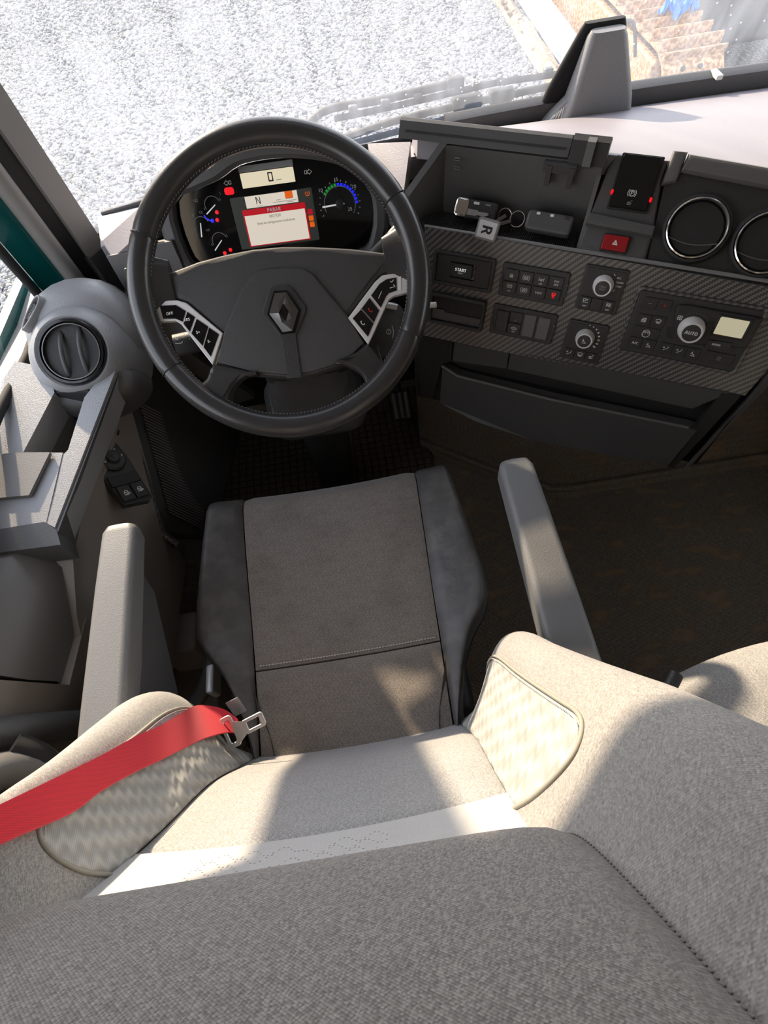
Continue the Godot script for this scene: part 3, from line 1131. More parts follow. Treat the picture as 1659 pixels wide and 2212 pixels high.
	part(d, "cowl_pad", plate([Vector3(-0.37, 0.835, -1.12), Vector3(0.35, 0.868, -1.145), Vector3(0.30, 0.89, -1.04), Vector3(0.17, 0.90, -1.02), Vector3(-0.20, 0.885, -1.02), Vector3(-0.33, 0.86, -0.97)], Vector3(0, -0.04, 0)), M.dash_pad)
	part(d, "cowl_edge", tube(PackedVector3Array([Vector3(-0.36, 0.835, -1.125), Vector3(-0.1, 0.850, -1.155), Vector3(0.2, 0.862, -1.155), Vector3(0.36, 0.868, -1.150)]), 0.008, 8), M.rubber)
	part(d, "bright_corner", plate([Vector3(-0.325, 0.868, -0.975), Vector3(-0.235, 0.905, -1.00), Vector3(-0.225, 0.893, -0.955), Vector3(-0.305, 0.858, -0.935)], Vector3(0, -0.02, 0)), M.dash_pad)
	# driver's side lower body
	part(d, "left_body", plate([Vector3(-0.33, 0.77, -0.955), Vector3(0.23, 0.77, -0.955), Vector3(0.24, 0.52, -0.955), Vector3(-0.33, 0.55, -0.955)], Vector3(0, 0, -0.16)), M.black)
	part(d, "light_switch_panel", plate([Vector3(-0.315, 0.862, -0.935), Vector3(-0.195, 0.868, -0.940), Vector3(-0.18, 0.70, -0.880), Vector3(-0.29, 0.70, -0.875)], Vector3(0, -0.01, -0.03)), M.graphite)
	part(d, "knee_panel", plate([Vector3(-0.30, 0.70, -0.90), Vector3(0.235, 0.71, -0.90), Vector3(0.225, 0.50, -0.965), Vector3(-0.29, 0.52, -0.965)], Vector3(0, 0, -0.02)), M.soot)
	part(d, "knee_rail", plate([Vector3(-0.305, 0.70, -0.885), Vector3(-0.265, 0.705, -0.885), Vector3(-0.165, 0.46, -0.93), Vector3(-0.21, 0.45, -0.93)], Vector3(0, 0, -0.02)), M.graphite)
	var ls := thing("light_switch", "black rotary light switch plate with white lamp symbols behind the wheel rim", "switch", Transform3D(tilted(Vector3.ZERO, 0, 20).basis, Vector3(-0.262, 0.815, -0.900)))
	part(ls, "plate", slab(0.05, 0.075, 0.006), M.black)
	part(ls, "symbol", strokes([arc(0, 10, 4, 0, 360, 10), [[6, 10], [9, 10]], [[-6, 10], [-9, 10]], [[0, 16], [0, 19]], [[4.5, 14], [6.5, 16]], [[-4.5, 14], [-6.5, 16]], [[4.5, 6], [6.5, 4]], [[-4.5, 6], [-6.5, 4]]]), M.print_white, at(0, 0.012, 0.006))
	part(ls, "symbol", strokes([arc(2, -8, 4, -90, 90, 8), [[2, -4], [-2, -4], [-2, -12], [2, -12]], [[-4, -5], [-9, -5]], [[-4, -8], [-9, -8]], [[-4, -11], [-9, -11]]]), M.print_white, at(0.006, 0.006, 0.006))

# ---------------------------------------------------------------- switch blocks on the fascia

func button(p: Node, w: float, h: float, x: float, y: float, z := 3.0, m: Material = null) -> MeshInstance3D:
	return part(p, "button", slab(w * 0.001, h * 0.001, 0.0035, 0.0012, 0.0008), m if m else M.keys, mm(x, y, z))

func sym(b: Node, kind: String, m: Material = null, dy := 0.0) -> void:
	var c: Material = m if m else M.print_white
	var z := 0.0035
	var L := []
	match kind:
		"lock":
			L = [[[-2.4, -3], [2.4, -3], [2.4, 0.5], [-2.4, 0.5], [-2.4, -3]], [[-2, -2], [2, -2]], [[-2, -1], [2, -1]], arc(0, 0.5, 1.7, 0, 180, 6)]
		"brake":
			L = [arc(0, 0, 3.2, 0, 360, 12), arc(0, 0, 5.6, -50, 50, 6), arc(0, 0, 5.6, 130, 230, 6), [[-2, 1], [2, 1], [2, -1.4], [-2, -1.4], [-2, 1]]]
		"brakeoff":
			L = [arc(0, 1.5, 2.4, 0, 360, 10), arc(0, 1.5, 4.2, -50, 50, 5), arc(0, 1.5, 4.2, 130, 230, 5), [[0, 2.6], [0, 1]]]
		"hold":
			L = [arc(0, 0, 3.2, 0, 360, 12), arc(0, 0, 5.6, -50, 50, 6), arc(0, 0, 5.6, 130, 230, 6), [[-1.8, -1], [0, 1], [1.8, -1]], [[-1, -1.6], [2, 1.5]]]
		"axle":
			L = [[[-4, 3], [-4, -2]], [[4, 3], [4, -2]], [[-4, 1], [4, 1]], [[0, 1], [0, -3.4]], [[-2, -1], [2, -1]]]
		"difflock":
			L = [[[-4.6, 2], [-4.6, -2]], [[4.6, 2], [4.6, -2]], [[-4.6, 0], [-1.6, 0]], [[4.6, 0], [1.6, 0]], arc(0, 0, 1.5, 0, 360, 8)]
		"trailer":
			L = [[[-3, 4], [3.4, 4], [3.4, 1.4], [-1, 1.4], [-3, 4]], [[-1.6, 0.4], [2, 0.4], [2, -1.2], [-1.6, -1.2]], arc(0, -2.8, 1.5, 0, 360, 8), [[-3, 2], [-1, -2]]]
		"lane":
			L = [[[-3, 4], [-3, -2]], [[3, 4], [3, -2]], [[-1.2, 3], [1.2, 3], [1.6, 0.6], [-1.6, 0.6], [-1.2, 3]], [[-1, -0.6], [1.4, -2]]]
		"car":
			L = [[[-4, 1], [-4, 4], [0, 4], [0, 1], [-4, 1]], [[1, 4], [3, 2], [3, 4]], [[-3.4, 0], [-2.6, 0]], [[-4, -1.6], [3.8, -1.6]]]
		"window":
			L = [[[-4, -3], [4, -3], [4, 3], [-4, 3], [-4, -3]], [[-2.4, -2], [2.4, 2]], [[-2, 1.5], [2, 1.5]], [[-2.2, -1], [2.2, -1]]]
		"seat":
			L = [[[-1.6, 3.4], [-0.8, -0.6], [2, -0.6], [2, -2.8]], [[-3, -3.2], [3.6, -3.2]], [[-3, 0], [-2, 2]]]
		"face":
			L = [[[-3.6, -3], [-0.8, -1], [1.8, 0.2], [3.2, 4]], [[-4.6, 1], [-2.6, 2.6]], [[-4.6, 2.6], [-2.6, 1]]]
		"screen":
			L = [[[-4, 3], [-2.6, -1.6], [2.6, -1.6], [4, 3]], arc(0, -3.2, 7.4, 58, 122, 6), [[-1.6, -2.4], [-1.6, 0.6]], [[0, -2.4], [0, 0.6]], [[1.6, -2.4], [1.6, 0.6]]]
		"door":
			L = [[[-3.4, -3], [1.4, -3], [1.4, 3], [-1.4, 3], [-3.4, 0], [-3.4, -3]], [[-2.8, 0.4], [1, 0.4]], [[2.8, 4], [2.8, -3]], [[-2, -1], [0.6, -1]]]
		"eye":
			L = [arc(0, -4, 7, 42, 138, 8), arc(0, 5.4, 7, 222, 318, 8), [[-2, 0.7], [2, 0.7]]]
		"fan":
			L = [arc(1.6, 1.6, 1.7, 0, 360, 7), arc(-1.6, 1.6, 1.7, 0, 360, 7), arc(1.6, -1.6, 1.7, 0, 360, 7), arc(-1.6, -1.6, 1.7, 0, 360, 7)]
		"loop":
			L = [arc(0, 0, 6, -160, 150, 14), [[-6, 0], [-4, -2.4]]]
		"lines":
			L = [[[-2, 3], [-2, -3]], [[0, 3], [0, -3]], [[2, 3], [2, -3]]]
		"dot":
			L = [[[-0.4, 0], [0.4, 0]], [[0, 0.5], [0, -0.5]]]
		"minus":
			L = [[[-2.4, 0], [2.4, 0]]]
		"plus":
			L = [[[-2, 0], [2, 0]], [[0, 2], [0, -2]]]
		"phone":
			L = [[[-3, 2.5], [-3.2, 0.6], [-1.6, -2.2], [0.6, -3.4], [2, -2.8]], [[-3, 2.5], [-1.6, 2.4]], [[2, -2.8], [1.8, -1.4]]]
		"parking":
			L = [arc(0, 0, 4, 0, 360, 14), arc(0, 0, 6, -45, 45, 6), arc(0, 0, 6, 135, 225, 6), [[-1.2, -2.4], [-1.2, 2.2], [0.8, 2.2], [1.6, 1.2], [0.8, 0], [-1.2, 0]]]
		"hand":
			L = [[[-2, 1.4], [-2.6, -2], [2.4, -2], [2.6, 1]], [[-1, 1.6], [-1, -0.4]], [[0.4, 1.6], [0.4, -0.4]], [[2, 3], [3.4, 4]]]
		"warning":
			L = [[[-4.4, -3], [4.4, -3], [0, 4.6], [-4.4, -3]], [[-2.4, -1.8], [2.4, -1.8], [0, 2.4], [-2.4, -1.8]]]
		"mirrors":
			L = [[[-3.4, -3], [-3.4, 1], [-1.6, 3.4], [2.4, 3.4], [2.4, -3], [-3.4, -3]], [[-2.6, 1], [1.6, 1]], [[3.4, 0], [4.4, -1.6]]]
		"triangle":
			L = [[[-2.4, -2.2], [2.4, -2.2], [0, 2.6], [-2.4, -2.2]]]
	part(b, "symbol", strokes(L, 0.0008), c, mm(0, dy, z * 1000))

func off(b: Node, s: String, y: float, h := 2.4) -> void:
	words(b, s, h * 0.001, M.print_white, mm(0, y, 3.5))

func housing(t: Node, w: float, h: float, notch := true) -> void:
	part(t, "housing", slab(w * 0.001, h * 0.001, 0.004, 0.003, 0.0015), M.black)
	if notch:
		for s in [-1, 1]:
			part(t, "release_notch", slab(0.005, 0.022, 0.0052, 0.001, 0.0008), M.black, mm(s * (w / 2 - 2), -1, 0.4))
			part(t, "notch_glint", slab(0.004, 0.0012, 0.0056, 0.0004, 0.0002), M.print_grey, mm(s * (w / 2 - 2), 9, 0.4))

func knob(t: Node, x: float, y: float, r: float, h: float, cap: String) -> Node3D:
	var k := part(t, "knob", lathe([[r * 1.12, 0.0], [r * 1.12, h * 0.35], [r * 1.0, h * 0.55], [r * 0.98, h * 0.9], [r * 0.92, h], [r * 0.78, h], [r * 0.76, h * 0.93], [0.001, h * 0.93]], 40), M.silver, mm(x, y, 4), "silver-ringed rotary knob")
	part(k, "cap", lathe([[r * 0.765, h * 0.86], [r * 0.765, h * 0.95], [r * 0.70, h * 0.985], [0.001, h * 0.985]], 32), M.black)
	if cap != "":
		words(k, cap, r * 0.30, M.print_white, Transform3D(Basis(), Vector3(0, 0, h * 0.985)))
	return k

func fascia() -> void:
	# start button block
	var t := thing("start_switch", "black panel with illuminated start stop push button beside the wheel rim", "switch", FA * mm(-207, 30))
	part(t, "housing", ring_prism(rrect(0.110, 0.056, 0.003), rrect(0.098, 0.046, 0.003), 0.0, 0.006, 0.001), M.black)
	part(t, "well", ring_prism(rrect(0.098, 0.046, 0.003), rrect(0.044, 0.026, 0.002), 0.0, 0.0035, 0.001), M.black)
	var b := part(t, "push_button", slab(0.041, 0.0225, 0.008, 0.002, 0.0012), M.keys, mm(-3, 1, 0))
	words(b, "START", 0.0050, M.lamp_white, mm(0, 2, 8))
	words(b, "STOP", 0.0026, M.print_white, mm(0, -3.6, 8))
	for s in [-1, 1]:
		part(t, "release_notch", slab(0.005, 0.022, 0.0066, 0.001, 0.0008), M.black, mm(s * 52, 0, 0.2))
	# empty pocket below it
	t = thing("empty_pocket", "empty black pocket with open front below the start button", "pocket", FA * mm(-208, -41))
	part(t, "frame", ring_prism(rrect(0.104, 0.055, 0.003), rrect(0.094, 0.044, 0.002), 0.0, 0.012, 0.001), M.black)
	part(t, "back", slab(0.094, 0.045, 0.001, 0.002, 0.0003), M.soot)
	part(t, "ledge", prism(pts([[-47, -22], [47, -22], [47, -6], [-22, -6], [-24, -2], [-47, -2]]), 0.004, 0.001), M.graphite)
	# eight push buttons
	t = thing("switch_block", "block of eight black push buttons, one with a lit red symbol", "switch block", FA * mm(-83.5, 29.2), "switch blocks of the fascia")
	housing(t, 112, 55)
	var kinds := ["lock", "brake", "axle", "eco", "brakeoff", "hold", "difflock", "trailer"]
	for i in 8:
		b = button(t, 22.5, 19.4, -38 + 25 * (i % 4), 9.6 - 20.4 * (i / 4))
		if kinds[i] == "eco":
			off(b, "ECO", 2.4, 3.0)
			off(b, "OFF", -3.0, 3.0)
		elif kinds[i] == "trailer":
			sym(b, "trailer", M.lamp_red)
		else:
			sym(b, kinds[i], null, 1.0 if kinds[i] in ["axle", "brakeoff"] else 0.0)
			if kinds[i] in ["axle", "brakeoff"]:
				off(b, "OFF", -5.6)
	# rocker and blanks
	t = thing("switch_block", "switch block with one window rocker, two small buttons and two blank covers", "switch block", FA * mm(-86.5, -40.8), "switch blocks of the fascia")
	housing(t, 113, 54)
	b = part(t, "rocker", slab(0.0225, 0.038, 0.005, 0.0012, 0.002), M.keys, mm(-36.5, -0.6, 3))
	sym(b, "window", null, 11.0)
	sym(b, "window", null, -11.0)
	b = button(t, 22.5, 19.0, -13, 10)
	sym(b, "dot", null, -5.0)
	b = button(t, 22.5, 19.0, -13, -10)
	sym(b, "eye")
	off(b, "OFF", -5.6)
	for x in [12.0, 36.5]:
		part(t, "blank_cover", slab(0.0215, 0.040, 0.0045, 0.0012, 0.0018), M.slate, mm(x, 0, 3))
	# speed selector
	t = thing("speed_selector", "square panel with silver knob for cruise and speed limit above three buttons", "selector", FA * mm(25, 39))
	housing(t, 67.5, 71, false)
	part(t, "inner_panel", slab(0.060, 0.045, 0.0046, 0.002, 0.0006), M.keys, mm(0, 10, 0.3))
	var k := knob(t, 1, 9, 14.2 * 0.001, 0.016, "")
	words(k, "SPEED", 0.0026, M.print_grey, mm(0, 2, 15.8))
	words(k, "LIMIT", 0.0026, M.print_grey, mm(0, -2, 15.8))
	for q in [["ACC", 21, 23], ["CRUISE", 24, 16.5], ["LIMIT", 24, 10.5]]:
		words(t, q[0], 0.0024, M.print_white, mm(q[1], q[2], 5), true)
	part(t, "tick", strokes([[[12, 28], [14, 26]], [[20, 5], [19, 2]]]), M.print_white, mm(0, 0, 5))
	var sp := ["car", "", "lane"]
	for i in 3:
		b = button(t, 17.6, 18.6, -18.5 + 18.4 * i, -22.5, 2.6)
		if sp[i] != "":
			sym(b, sp[i], null, 2.0)
			off(b, "OFF", -5.4)
	# fan and bunk heating selector
	t = thing("heater_selector", "square panel with silver knob and white dot scale above three buttons", "selector", FA * mm(23.5, -51))
	housing(t, 67, 70.5, false)
	part(t, "inner_panel", slab(0.060, 0.045, 0.0046, 0.002, 0.0006), M.keys, mm(0, 9, 0.3))
	k = knob(t, 0, 9, 14.0 * 0.001, 0.016, "")
	sym(k, "seat", null, 0)
	k.get_child(k.get_child_count() - 1).position.z = 0.0158
	for i in 8:
		var a := deg_to_rad(86.0 - 17.0 * i)
		part(t, "scale_mark", slab(0.0012 + 0.0005 * i, 0.0024, 0.0004, 0.0004, 0.0001), M.print_white, Transform3D(Basis(Vector3.BACK, a), Vector3(cos(a) * 22.5, sin(a) * 22.5 + 9, 4.9) * 0.001))
	var hp := ["face", "screen", "hand"]
	for i in 3:
		b = button(t, 17.6, 15.0, -18.5 + 18.6 * i, -22.5, 2.6)
		sym(b, hp[i])
	# climate unit
	t = thing("climate_unit", "black climate control unit with silver AUTO knob and small pale display", "climate control", FA * mm(172.5, 0))
	part(t, "surround", ring_prism(rrect(0.188, 0.110, 0.006), rrect(0.178, 0.101, 0.004), 0.0, 0.005, 0.0016), M.carbon)
	part(t, "housing", slab(0.179, 0.101, 0.004, 0.003, 0.0015), M.black)
	for q in [[-69, 33, "minus"], [-47.5, 33.5, "plus"], [-69, 6, "door"], [-47.5, 7, "screen"], [-69.5, -33.5, "ac"], [-48, -33, "seat"]]:
		b = button(t, 20.8, 18.6, q[0], q[1], 2.0)
		if q[2] == "ac":
			off(b, "A/C", 0, 4.0)
		else:
			sym(b, q[2], M.print_red if q[2] == "plus" else (M.print_grey if q[2] == "minus" else null))
	b = button(t, 40.5, 18.8, -58.5, -14, 2.0)
	off(b, "OPTI", 1.0, 3.2)
	sym(b, "loop", null, -1.0)
	var modes := ["face", "face", "seat"]
	for i in 3:
		b = button(t, 20.6, 19.0, -20.5 + 20.9 * i, -33, 2.0)
		sym(b, modes[i])
	b = button(t, 43, 19.2, 60, -32.2, 2.0)
	sym(b, "lines", M.print_grey)
	part(t, "raised_panel", prism(spline2([[-27, 40], [30, 41], [86, 41], [89, 36], [89, -4], [84, -8], [36, -13], [4, -18], [-10, -14], [-21, 2], [-27, 20]], 3, 0.001), 0.0085, 0.002), M.keys, mm(0, 0, 1))
	b = part(t, "button", prism(pts([[33, -4], [66, -2], [68, -12], [62, -15], [31, -17]]), 0.010, 0.001), M.black, mm(0, 0, 1.5))
	words(b, "MEMO", 0.0030, M.print_white, mm(46, -9, 10))
	k = knob(t, 2, 8, 17.2 * 0.001, 0.020, "AUTO")
	k.position.z = 0.009
	for i in 12:
		var a := deg_to_rad(150.0 - 11.0 * i)
		part(t, "scale_mark", slab(0.003, 0.0010, 0.0004, 0.0004, 0.0001), M.slate, Transform3D(Basis(Vector3.BACK, a), Vector3(cos(a) * 24 + 2, sin(a) * 24 + 8, 9.5) * 0.001))
	part(t, "symbol", strokes([arc(1.6, 1.6, 1.7, 0, 360, 7), arc(-1.6, 1.6, 1.7, 0, 360, 7), arc(1.6, -1.6, 1.7, 0, 360, 7), arc(-1.6, -1.6, 1.7, 0, 360, 7)]), M.print_white, mm(-20, 21, 9.5))
	for i in 6:
		part(t, "air_slot", slab(0.010, 0.0016, 0.0006, 0.0005, 0.0002), M.soot, mm(-27 + 1.2 * i, 1 - 3.0 * i, 9.6 - 5.4))
	part(t, "display_frame", ring_prism(rrect(0.047, 0.034, 0.002), rrect(0.041, 0.028, 0.002), 0.0, 0.003, 0.0008), M.soot, mm(55, 20.5, 8.6))
	part(t, "display", slab(0.041, 0.028, 0.001, 0.001, 0.0003), M.climate_lcd, mm(55, 20.5, 8.7), "pale lit display window")

# ---------------------------------------------------------------- vents, parking brake, hazard

func upper_dash() -> void:
	var t := thing("hazard_switch", "red hazard warning switch with white triangle on the grey column", "switch", UPF * mm(-36, 25))
	part(t, "housing", slab(0.041, 0.025, 0.003, 0.002, 0.001), M.soot)
	var b := part(t, "push_button", slab(0.0375, 0.0215, 0.0065, 0.002, 0.0016), M.hazard_red, mm(0, 0, 0.5))
	part(b, "symbol", strokes([[[-3.6, -2.6], [3.6, -2.6], [0, 3.8], [-3.6, -2.6]], [[-1.9, -1.7], [1.9, -1.7], [0, 1.8], [-1.9, -1.7]]], 0.0008), M.print_white, mm(0, 0, 6.5))
	t = thing("parking_brake_switch", "glossy black parking brake panel with red lamps at both edges", "switch", UPF * mm(-34, 109))
	part(t, "housing", slab(0.060, 0.076, 0.003, 0.002, 0.001), M.soot)
	b = part(t, "panel", slab(0.055, 0.071, 0.0075, 0.002, 0.0014), M.gloss_black)
	sym(b, "parking", null, -15.0)
	b.get_child(0).position.z = 0.0075
	sym(b, "hand", M.print_grey, -28.5)
	b.get_child(1).position.z = 0.0075
	for s in [[-28.5, -16.0], [28.5, -20.0]]:
		part(t, "warning_lamp", slab(0.004, 0.006, 0.005, 0.0015, 0.001), M.lamp_red, mm(s[0], s[1], 3))
	for q in [["round air vent with chrome ring beside the parking brake column", 69.5, 61], ["round air vent with chrome ring at the passenger end of the dash", 166, 55]]:
		t = thing("air_vent", q[0], "air vent", UPF * mm(q[1], q[2], -6), "round vents of the dash slope")
		part(t, "collar", lathe([[0.0475, 0.0], [0.0475, 0.006], [0.0455, 0.010], [0.0425, 0.011], [0.0415, 0.004], [0.001, 0.003]], 48), M.soot)
		part(t, "chrome_ring", lathe([[0.0420, 0.008], [0.0412, 0.0125], [0.0395, 0.0135], [0.0380, 0.012], [0.0372, 0.006]], 48, 40.0, true), M.chrome, Transform3D(), "thin chrome ring")
		part(t, "closing_flap", lathe([[0.0365, 0.0045], [0.035, 0.0075], [0.001, 0.0080]], 40), M.soot)
		var c := PackedVector3Array()
		for i in 15:
			var x := lerpf(-0.034, 0.034, i / 14.0)
			c.append(Vector3(x, -0.016 - 0.006 * cos(x / 0.034 * PI / 2), 0.0085))
		part(t, "flap_rib", tube(c, 0.0008, 6, false, 1.0, Vector3.BACK), M.slate)

# ---------------------------------------------------------------- instrument cluster

func cluster() -> void:
	var t := thing("instrument_cluster", "instrument cluster with lit stop warning screen and dials behind the wheel", "instrument cluster", CLF)
	var face := spline2([[-165, 42], [-120, 58], [-79, 68], [-39, 84], [8, 88], [53, 85], [100, 76], [140, 62], [168, 38], [182, 5], [173, -48], [140, -72], [0, -80], [-140, -66], [-168, -36]], 3, 0.001)
	part(t, "face", prism(face, 0.006), M.gloss_black, mm(0, 0, -6))
	part(t, "hood", ring_prism(inset(ccw(face), -0.026), inset(ccw(face), -0.001), -0.012, 0.030, 0.006), M.graphite)
	part(t, "hood_top", ring_prism(inset(ccw(face), -0.030), inset(ccw(face), -0.024), -0.03, 0.020, 0.004), M.slate)
	# turn arrows and lamps
	for q in [[-67, 62, 1], [77, 62, -1]]:
		var s: float = q[2]
		part(t, "turn_arrow", strokes([[[-6 * s, 0], [-1 * s, 4], [-1 * s, 2], [1.5 * s, 2], [1.5 * s, -2], [-1 * s, -2], [-1 * s, -4], [-6 * s, 0]], [[3 * s, 2.5], [6.5 * s, 2.5], [6.5 * s, -2.5], [3 * s, -2.5], [3 * s, 2.5]]], 0.0007), M.print_white, mm(q[0], q[1], 0.2))
	part(t, "brake_lamp", slab(0.017, 0.0115, 0.001, 0.004, 0.0003), M.lamp_red, mm(-67, 49.5, 0))
	for q in [[-98, 20, "red"], [-101, 8, "red"], [-110, 8, "blue"], [-91, -43, "red"], [-103, -47, "red"]]:
		part(t, "tell_tale_lamp", lathe([[0.0034, 0.0], [0.0030, 0.001], [0.001, 0.0012]], 14), M["lamp_" + q[2]], mm(q[0], q[1], 0))
	# speed display
	var l := part(t, "speed_display", slab(0.094, 0.0225, 0.001, 0.001, 0.0003), M.screen_lcd, mm(5, 61.5, 0))
	part(l, "digit", strokes([[[-3.4, -6], [3.4, -6], [3.4, 6], [-3.4, 6], [-3.4, -6]]], 0.0019), M.print_dark, mm(5, 1, 1))
	part(l, "unit_print", strokes([[[0, 0], [9, 0.4]]], 0.0009), M.print_grey, mm(14, -5, 1))
	part(t, "speed_display_edge", slab(0.096, 0.0095, 0.001, 0.001, 0.0003), M.print_grey, mm(5, 78.5, 0))
	# colour screen
	var s := part(t, "colour_screen", slab(0.147, 0.084, 0.001, 0.002, 0.0003), M.screen_grey, mm(4, -3.5, 0))
	var n := part(s, "status_bar", slab(0.094, 0.0185, 0.0006, 0.0005, 0.0002), M.screen_white, mm(0, 32.0, 0.9))
	words(n, "N", 0.0105, M.print_dark, mm(-24, 0.8, 0.7), false)
	part(n, "orange_field", slab(0.014, 0.0105, 0.0004, 0.0003, 0.0001), M.screen_orange, mm(32, 4.0, 0.6))
	part(n, "print_lines", strokes([[[-28, -7.4], [-18, -7.4]], [[2, -5], [44, -5]], [[8, -2], [16, -2]], [[26, -1.6], [38, -1.6]], [[26, -7], [38, -7]]], 0.0006), M.print_grey, mm(0, 0, 0.6))
	var w := part(s, "warning_window", slab(0.1145, 0.0600, 0.0008, 0.0008, 0.0002), M.screen_red, mm(0.6, -9.0, 1.2))
	part(w, "message_field", slab(0.110, 0.0490, 0.0004, 0.0004, 0.0001), M.screen_white, mm(0, -4.0, 0.7))
	words(w, "PARAR", 0.0058, M.print_white, mm(0, 25.2, 0.9))
	words(w, "MOTOR", 0.0044, M.print_grey, mm(0, 15.4, 1.1), false)
	words(w, "Nivel de refrigerante insuficiente", 0.0034, M.print_dark, mm(0, 6.0, 1.1), false)
	var ic := ["red", "orange", "orange", "grey"]
	for i in 4:
		part(s, "warning_icon", slab(0.0085, 0.0085, 0.0006, 0.001, 0.0002), M["screen_" + ic[i]], mm(64.5, 5.0 - 10.2 * i, 1))
	var ty := part(s, "tyre_symbol", strokes([arc(0, 0, 3.6, 140, 400, 10), [[0, 1.6], [0, -0.4]], [[-2.4, -3.4], [2.4, -3.4]]], 0.0009), M.screen_orange, mm(65, 34, 1))
	ty.name = "tyre_symbol"
	# rev counter
	var r := part(t, "rev_counter", strokes([arc(0, 0, 28, -35, 200, 30)], 0.0012), M.print_grey, mm(124, 7, 0.2))
	for i in 16:
		var a := deg_to_rad(lerpf(205, -30, i / 15.0))
		part(r, "tick", slab(0.003, 0.0009, 0.0004, 0.0003, 0.0001), M.print_white, Transform3D(Basis(Vector3.BACK, a), Vector3(cos(a), sin(a), 0) * 0.036))
	for i in 14:
		var a := deg_to_rad(lerpf(142, 0, i / 13.0))
		part(r, "green_band" if i < 5 else "blue_band", slab(0.0045, 0.0042, 0.0006, 0.0004, 0.0001), M.lamp_green if i < 5 else M.lamp_blue, Transform3D(Basis(Vector3.BACK, a), Vector3(cos(a), sin(a), 0) * 0.0305))
	part(r, "needle", prism(pts([[-32, -1.4], [8, -1.0], [8, 1.0], [-32, 1.4]]), 0.0015, 0.0004), M.lamp_white, Transform3D(Basis(Vector3.BACK, deg_to_rad(2)), Vector3(0, 0, 0.001)))
	part(r, "needle_hub", lathe([[0.008, 0.0], [0.008, 0.002], [0.006, 0.003]], 20), M.soot)
	for q in [["10", -31, 25], ["15", -1, 38], ["20", 29, 24], ["25", 17, -10]]:
		words(r, q[0], 0.0050, M.print_white, mm(q[1], q[2], 0.2), false)
	# three small gauges
	for q in [[-102, 32, 30.0, 33.0], [-131, 3, 75.0, 78.0], [-106, -26, 30.0, 42.0]]:
		var g := part(t, "small_gauge", strokes([arc(0, 0, 14, 20, 200, 14), arc(0, 0, 17, 20, 32, 2), arc(0, 0, 17, 188, 200, 2)], 0.0009), M.print_grey, mm(q[0], q[1], 0.2))
		part(g, "needle", prism(pts([[-14, -1], [9, -0.8], [9, 0.8], [-14, 1]]), 0.0012, 0.0003), M.lamp_white, Transform3D(Basis(Vector3.BACK, deg_to_rad(q[3])), Vector3(-0.003, -0.005, 0.0006)))
	words(t, "1/2", 0.0042, M.print_grey, mm(-130, 42, 0.2), false)
	words(t, "1", 0.0042, M.print_grey, mm(-84, 48, 0.2), false)
	words(t, "9", 0.0042, M.print_grey, mm(-142, 20, 0.2), false)
	words(t, "13", 0.0042, M.print_grey, mm(-127, 23, 0.2), false)
	words(t, "1/2", 0.0036, M.print_grey, mm(-123, -6, 0.2), false)
	part(t, "blue_arc", strokes([arc(-110, 20, 12, 190, 250, 5)], 0.002), M.lamp_blue, mm(0, 0, 0.2))

# ---------------------------------------------------------------- steering column and wheel

